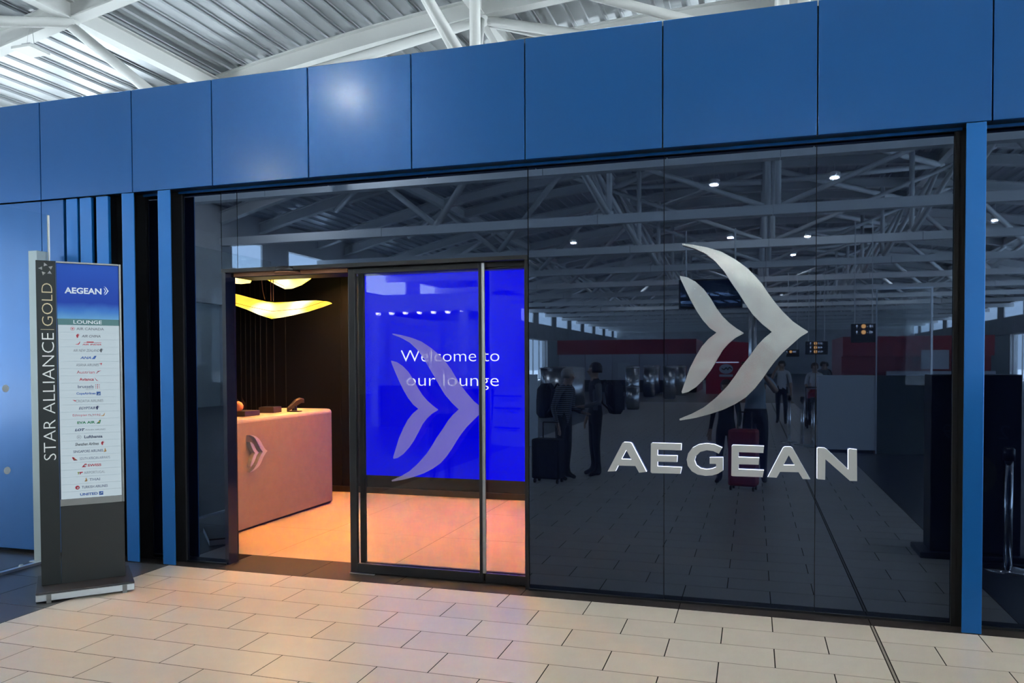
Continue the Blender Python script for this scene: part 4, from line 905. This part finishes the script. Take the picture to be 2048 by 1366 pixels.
hang_sign('wayfinding_sign', 'black hanging gate sign with three rows of orange circles farther down the hall', 2.67, 3.81, -39.5, 2.1, 2.81, [(0.60, 0.085, '23-17', 0.05), (0.38, 0.085, '49-48', 0.05), (0.16, 0.085, '15-16', 0.05)])
hang_sign('wayfinding_sign', 'small black hanging sign with one orange circle, between the larger boards', 1.75, 2.45, -41.0, 2.0, 2.4, [(0.28, 0.07, '30', 0.1)])
db = thing('departure_board', 'large dark hanging departure board behind the silver emblem', 'display board', (-1.55, -24.7, 3.72))
B('housing', 'kiosk_black', -1.16, 1.16, -0.25, 0.0, 0, 1.1, db, 0.01); B('screen', 'dark_glass', -1.1, 1.1, 0.0, 0.006, 0.06, 1.04, db)
for x in (-0.9, 0.9): MB().tube((x, -0.12, 1.1), (x, -0.12, 2.95), 0.03, 8).build('hanger', 'white_steel', db)
pp = thing('flag_pole', 'pair of chrome poles standing in mid hall behind the silver emblem', 'pole', (-0.02, -14.5, 0))
for x in (-0.06, 0.06): MB().tube((x, 0, 0.02), (x, 0, 4.0 - (x > 0) * 0.4), 0.035, 12).build('pole', 'chrome', pp, smooth=True)
MB().lathe([(0.25, 0), (0.25, 0.02), (0.1, 0.03)], (0, 0, 0), 20).build('base', 'chrome', pp)

# ------------------------------------------------------------------ people (one skinned body each)
def person(name, label, loc, rz, h, cols, arms, hair, stance=0.0, bow=0.0, longhair=False):
    """cols: top, sleeve, trousers, shoes; arms: [(elbow, wrist, palm)] right then left in local metres at 1.75 m; faces local +y"""
    root = thing(name, label, 'person', loc, rz); k = h / 1.75
    V = []; R = []; E = []; T = []
    def v(p, r, par, t):
        V.append(Vector(p)); R.append(r); T.append(t)
        if par is not None: E.append((par, len(V) - 1))
        return len(V) - 1
    pel = v((0, 0, .96), (.155, .105), None, 'leg'); wa = v((0, bow * .1, 1.10), (.135, .095), pel, 'top'); ch = v((0, bow * .3, 1.29), (.155, .105), wa, 'top')
    nb = v((0, bow * .45, 1.445), (.085, .07), ch, 'top'); nk = v((0, bow * .6 + .01, 1.515), (.052, .055), nb, 'skin'); hc = v((0, bow * .75 + .03, 1.60), (.074, .09), nk, 'skin'); ht = v((0, bow * .75 + .015, 1.69), (.068, .082), hc, 'skin')
    ns = v((0, bow * .75 + .128, 1.605), (.011, .012), hc, 'skin')
    for s in (-1, 1): v((s * .082, bow * .75 + .02, 1.61), (.012, .016), hc, 'skin')
    for s, (el, wr, pm) in zip((1, -1), arms):
        sh = v((s * .175, bow * .4, 1.415), (.062, .062), nb, 'top'); e = v(el, (.046, .046), sh, 'sleeve'); w = v(wr, (.030, .030), e, 'fore'); p = v(pm, (.036, .022), w, 'skin')
        d = (Vector(pm) - Vector(wr)).normalized(); side = d.cross(Vector((0, 1, 0)) if abs(d.y) < .7 else Vector((0, 0, 1))).normalized(); nrm = d.cross(side)
        for q, ln in ((-1.5, .060), (-.5, .075), (.5, .080), (1.5, .068)):
            f1 = v(Vector(pm) + side * q * .017 + d * .035, (.0095, .0095), p, 'skin'); v(Vector(pm) + side * q * .018 + d * (.035 + ln * .9) + nrm * .022, (.008, .008), f1, 'skin')
        t1 = v(Vector(pm) - side * .042 + d * .002, (.010, .010), w, 'skin'); v(Vector(pm) - side * .052 + d * .038 + nrm * .02, (.0085, .0085), t1, 'skin')
    for s in (1, -1):
        st = stance * s
        hp = v((s * .09, 0, .90), (.095, .10), pel, 'leg'); kn = v((s * .105, .015 + st * .5, .50), (.062, .066), hp, 'leg'); an = v((s * .11, -.02 + st, .095), (.043, .045), kn, 'leg'); he = v((s * .11, -.05 + st, .045), (.038, .04), an, 'shoe'); v((s * .125, .15 + st, .035), (.040, .032), an, 'shoe')
    me = bpy.data.meshes.new(name); me.from_pydata([tuple(p * k) for p in V], E, []); ob = bpy.data.objects.new('tmp_body', me); COL.objects.link(ob)
    ob.modifiers.new('skin', 'SKIN'); ob.modifiers.new('sub', 'SUBSURF').levels = 1
    for i, sv in enumerate(me.skin_vertices[0].data): sv.radius = (R[i][0] * k, R[i][1] * k); sv.use_root = (i == 0)
    bpy.context.view_layer.update(); dg = bpy.context.evaluated_depsgraph_get(); m2 = bpy.data.meshes.new_from_object(ob.evaluated_get(dg)); bpy.data.objects.remove(ob)
    m2.materials.clear(); slot = {'top': 0, 'sleeve': 1, 'leg': 2, 'shoe': 3, 'skin': 4, 'fore': 5}
    for c in (cols[0], cols[1], cols[2], cols[3], 'skin', cols[4] if len(cols) > 4 else 'skin'): m2.materials.append(MATS[c])
    segs = [(V[a] * k, V[b] * k, T[b]) for a, b in E]
    for p in m2.polygons:
        c = p.center; best = None
        for a, b, t in segs:
            ab = b - a; q = max(0, min(1, (c - a).dot(ab) / ab.length_squared)); dd = (c - a - ab * q).length
            if best is None or dd < best[0]: best = (dd, t)
        p.material_index = slot[best[1]]
    m2.polygons.foreach_set('use_smooth', [True] * len(m2.polygons)); zmin = min(q.co.z for q in m2.vertices)
    body = link('body', m2, root, (0, 0, -zmin))
    hx = V[hc] * k; mb = MB(); prof_ = [(.098, -.02 if not longhair else -.20), (.104, .03), (.098, .08), (.07, .125), (.03, .142), (.002, .145)]
    mb.lathe([(r * k, z * k) for r, z in prof_], (hx.x, hx.y - .040 * k, hx.z + .012 * k - zmin), 14); mb.build('hair', hair, root, smooth=True)
    for s in (-1, 1): MB().lathe([(.002, -.008), (.008, 0), (.002, .008)], (s * .03 * k, hx.y + .088 * k, hx.z + .012 * k - zmin), 8).build('eye', 'hair_dark', root)
    return root
REST = [((.235, -.03, 1.14), (.25, .06, .90), (.25, .09, .82)), ((-.235, -.03, 1.14), (-.25, .06, .90), (-.25, .09, .82))]
def rest(a=0.0): return [((.235, -.03, 1.14), (.25, .06 + a, .90), (.25, .09 + a, .82)), ((-.235, -.03, 1.14), (-.25, .06 - a, .90), (-.25, .09 - a, .82))]
photo_arms = [((.27, .12, 1.26), (.10, .30, 1.50), (.055, .345, 1.545)), ((-.27, .12, 1.26), (-.10, .30, 1.50), (-.055, .345, 1.545))]
person('person', 'person in a grey-blue T-shirt and dark trousers holding up a phone with both hands', (0.03, -5.87, 0), 0.0, 1.78, ('cloth_bluegrey', 'cloth_bluegrey', 'cloth_navy', 'shoe_black'), photo_arms, 'hair_brown')
ph = thing('smartphone', 'black smartphone held up in both hands facing the lounge', 'phone', (0.0, -5.425, 1.59)); B('body', 'device_black', -0.037, 0.037, -0.004, 0.004, 0, 0.15, ph, 0.003); MB().lathe([(.012, 0), (.012, .003)], (0, 0, 0), 12).build('camera_bump', 'device_brown', ph); ph.children[1].rotation_euler = (-PI / 2, 0, 0); ph.children[1].location = (0.018, 0.004, 0.13)
person('person', 'short person in black beside the photographer, gripping a red suitcase', (-0.36, -5.62, 0), 0.25, 1.45, ('cloth_navy', 'cloth_navy', 'cloth_black', 'shoe_black', 'cloth_navy'), [((.24, .05, 1.12), (.27, .22, .98), (.27, .28, .95)), rest()[1]], 'hair_brown')
def suitcase(name, label, loc, rz, w, d, h, m):
    s = thing(name, label, 'suitcase', loc, rz); B('shell', m, -w / 2, w / 2, -d / 2, d / 2, 0.06, h, s, 0.03)
    for x in (-w * .4, w * .4):
        for y in (-d * .35, d * .35): MB().tube((x - .012, y, .03), (x + .012, y, .03), .03, 10).build('wheel', 'device_black', s)
    MB().path([(-w * .25, -d * .3, h), (-w * .25, -d * .3, h + .22), (w * .25, -d * .3, h + .22), (w * .25, -d * .3, h)], .009, 8).build('handle', 'device_black', s)
    for x in (-w * .28, 0, w * .28): B('ridge', m, x - .02, x + .02, d / 2 - .002, d / 2 + .006, .12, h - .06, s)
suitcase('suitcase', 'tall red suitcase in front of the short person', (-0.12, -5.02, 0), 0.2, 0.36, 0.24, 0.80, 'cloth_red')
person('person', 'grey-haired person in a striped top with a backpack, looking sideways', (-2.62, -5.35, 0), -1.2, 1.62, ('cloth_stripe', 'cloth_stripe', 'cloth_black', 'shoe_black', 'cloth_stripe'), [((.22, .02, 1.12), (.18, .24, 1.05), (.16, .31, 1.05)), rest()[1]], 'hair_grey', bow=.12)
person('person', 'person in a dark vest with pale sleeves and a large backpack', (-2.25, -5.85, 0), 1.1, 1.70, ('cloth_navy', 'cloth_grey', 'cloth_black', 'shoe_black', 'cloth_grey'), [((.23, .0, 1.14), (.16, .22, 1.08), (.12, .29, 1.08)), rest()[1]], 'hair_dark')
def backpack(label, loc, rz, m):
    s = thing('backpack', label, 'backpack', loc, rz)
    loft([[(x * w, y * d - .02, z) for x, y in ((-1, .4), (-.8, -.8), (-.4, -1), (.4, -1), (.8, -.8), (1, .4), (.8, .6), (-.8, .6))] for z, w, d in ((0, .13, .08), (.05, .165, .11), (.25, .17, .12), (.42, .15, .11), (.50, .09, .06))]).build('bag', m, s, smooth=True)
    loft([[(x * .11, -.10 - .05 * y, z) for x, y in ((-1, 0), (-.8, 1), (.8, 1), (1, 0))] for z in (.06, .08, .24, .26)]).build('pocket', m, s)
    for x in (-.10, .10): MB().path([(x, .04, .42), (x, .10, .50), (x * 1.1, .16, .40), (x * 1.2, .13, .15), (x, .04, .06)], .014, 6).build('strap', m, s)
backpack('dark backpack on the person in the dark vest', (-1.99, -5.90, 0.92), 1.1, 'cloth_black'); backpack('dark backpack on the person in the striped top', (-2.87, -5.44, 0.88), -1.2, 'cloth_navy')
suitcase('suitcase', 'black suitcase standing beside the person in the striped top', (-2.75, -4.98, 0), 0.1, 0.42, 0.26, 0.62, 'cloth_black')
person('person', 'person with long hair in pale clothes waiting left of the couple', (-4.3, -4.6, 0), -0.3, 1.66, ('cloth_grey', 'cloth_grey', 'cloth_navy', 'shoe_black'), rest(.05), 'hair_dark', longhair=True)
person('person', 'person in a white top walking with a pushchair far down the hall', (1.55, -16.5, 0), 0.0, 1.68, ('cloth_white', 'cloth_white', 'cloth_black', 'shoe_black'), [((.23, .0, 1.14), (.17, .24, 1.03), (.15, .31, 1.02)), ((-.23, .0, 1.14), (-.17, .24, 1.03), (-.15, .31, 1.02))], 'hair_brown', stance=.12)
person('person', 'person in a white shirt walking beside the pushchair, arm raised', (0.75, -17.2, 0), 0.1, 1.74, ('cloth_white', 'cloth_white', 'cloth_navy', 'shoe_black'), [rest()[0], ((-.28, .05, 1.22), (-.18, .14, 1.46), (-.13, .16, 1.53))], 'hair_dark', stance=.15)
st_ = thing('pushchair', 'dark pushchair with a red hood in mid hall', 'pushchair', (1.55, -15.8, 0))
loft([[(x * w, y0 + y * .2, z) for x, y in ((-1, -1), (1, -1), (1, 1), (-1, 1))] for z, w, y0 in ((.35, .18, .05), (.45, .22, .0), (.75, .22, -.08))]).build('seat', 'cloth_black', st_)
loft([[(x * w, y0 + y * .16, z) for x, y in ((-1, -1), (1, -1), (1, 1), (-1, 1))] for z, w, y0 in ((.76, .22, -.05), (.90, .21, -.04), (.98, .14, -.06))]).build('hood', 'cloth_red', st_)
for x in (-.24, .24):
    MB().path([(x, -.45, 1.02), (x, -.1, .5), (x, .3, .12)], .014, 8).build('frame', 'device_black', st_)
    for y in (-.3, .32): MB().tube((x - .02, y, .12), (x + .02, y, .12), .12, 16).build('wheel', 'device_black', st_)
MB().tube((-.24, -.45, 1.02), (.24, -.45, 1.02), .016, 8).build('handlebar', 'device_black', st_)
for k, (x, y, rz, h, top, lab) in enumerate(((0.2, -24, .2, 1.75, 'cloth_navy', 'person in navy far down the hall, left of the walking pair'), (2.2, -22, -.3, 1.72, 'cloth_grey', 'person in grey far down the hall, right of the walking pair'), (2.6, -26, 2.8, 1.70, 'cloth_black', 'person in black with back turned far down the hall'), (-0.4, -30, .1, 1.74, 'cloth_white', 'person in white farthest down the hall near the red shop'))):
    person('person', lab, (x, y, 0), rz, h, (top, top, 'cloth_black', 'shoe_black'), rest(.1), 'hair_dark', stance=.1)

flush_texts()
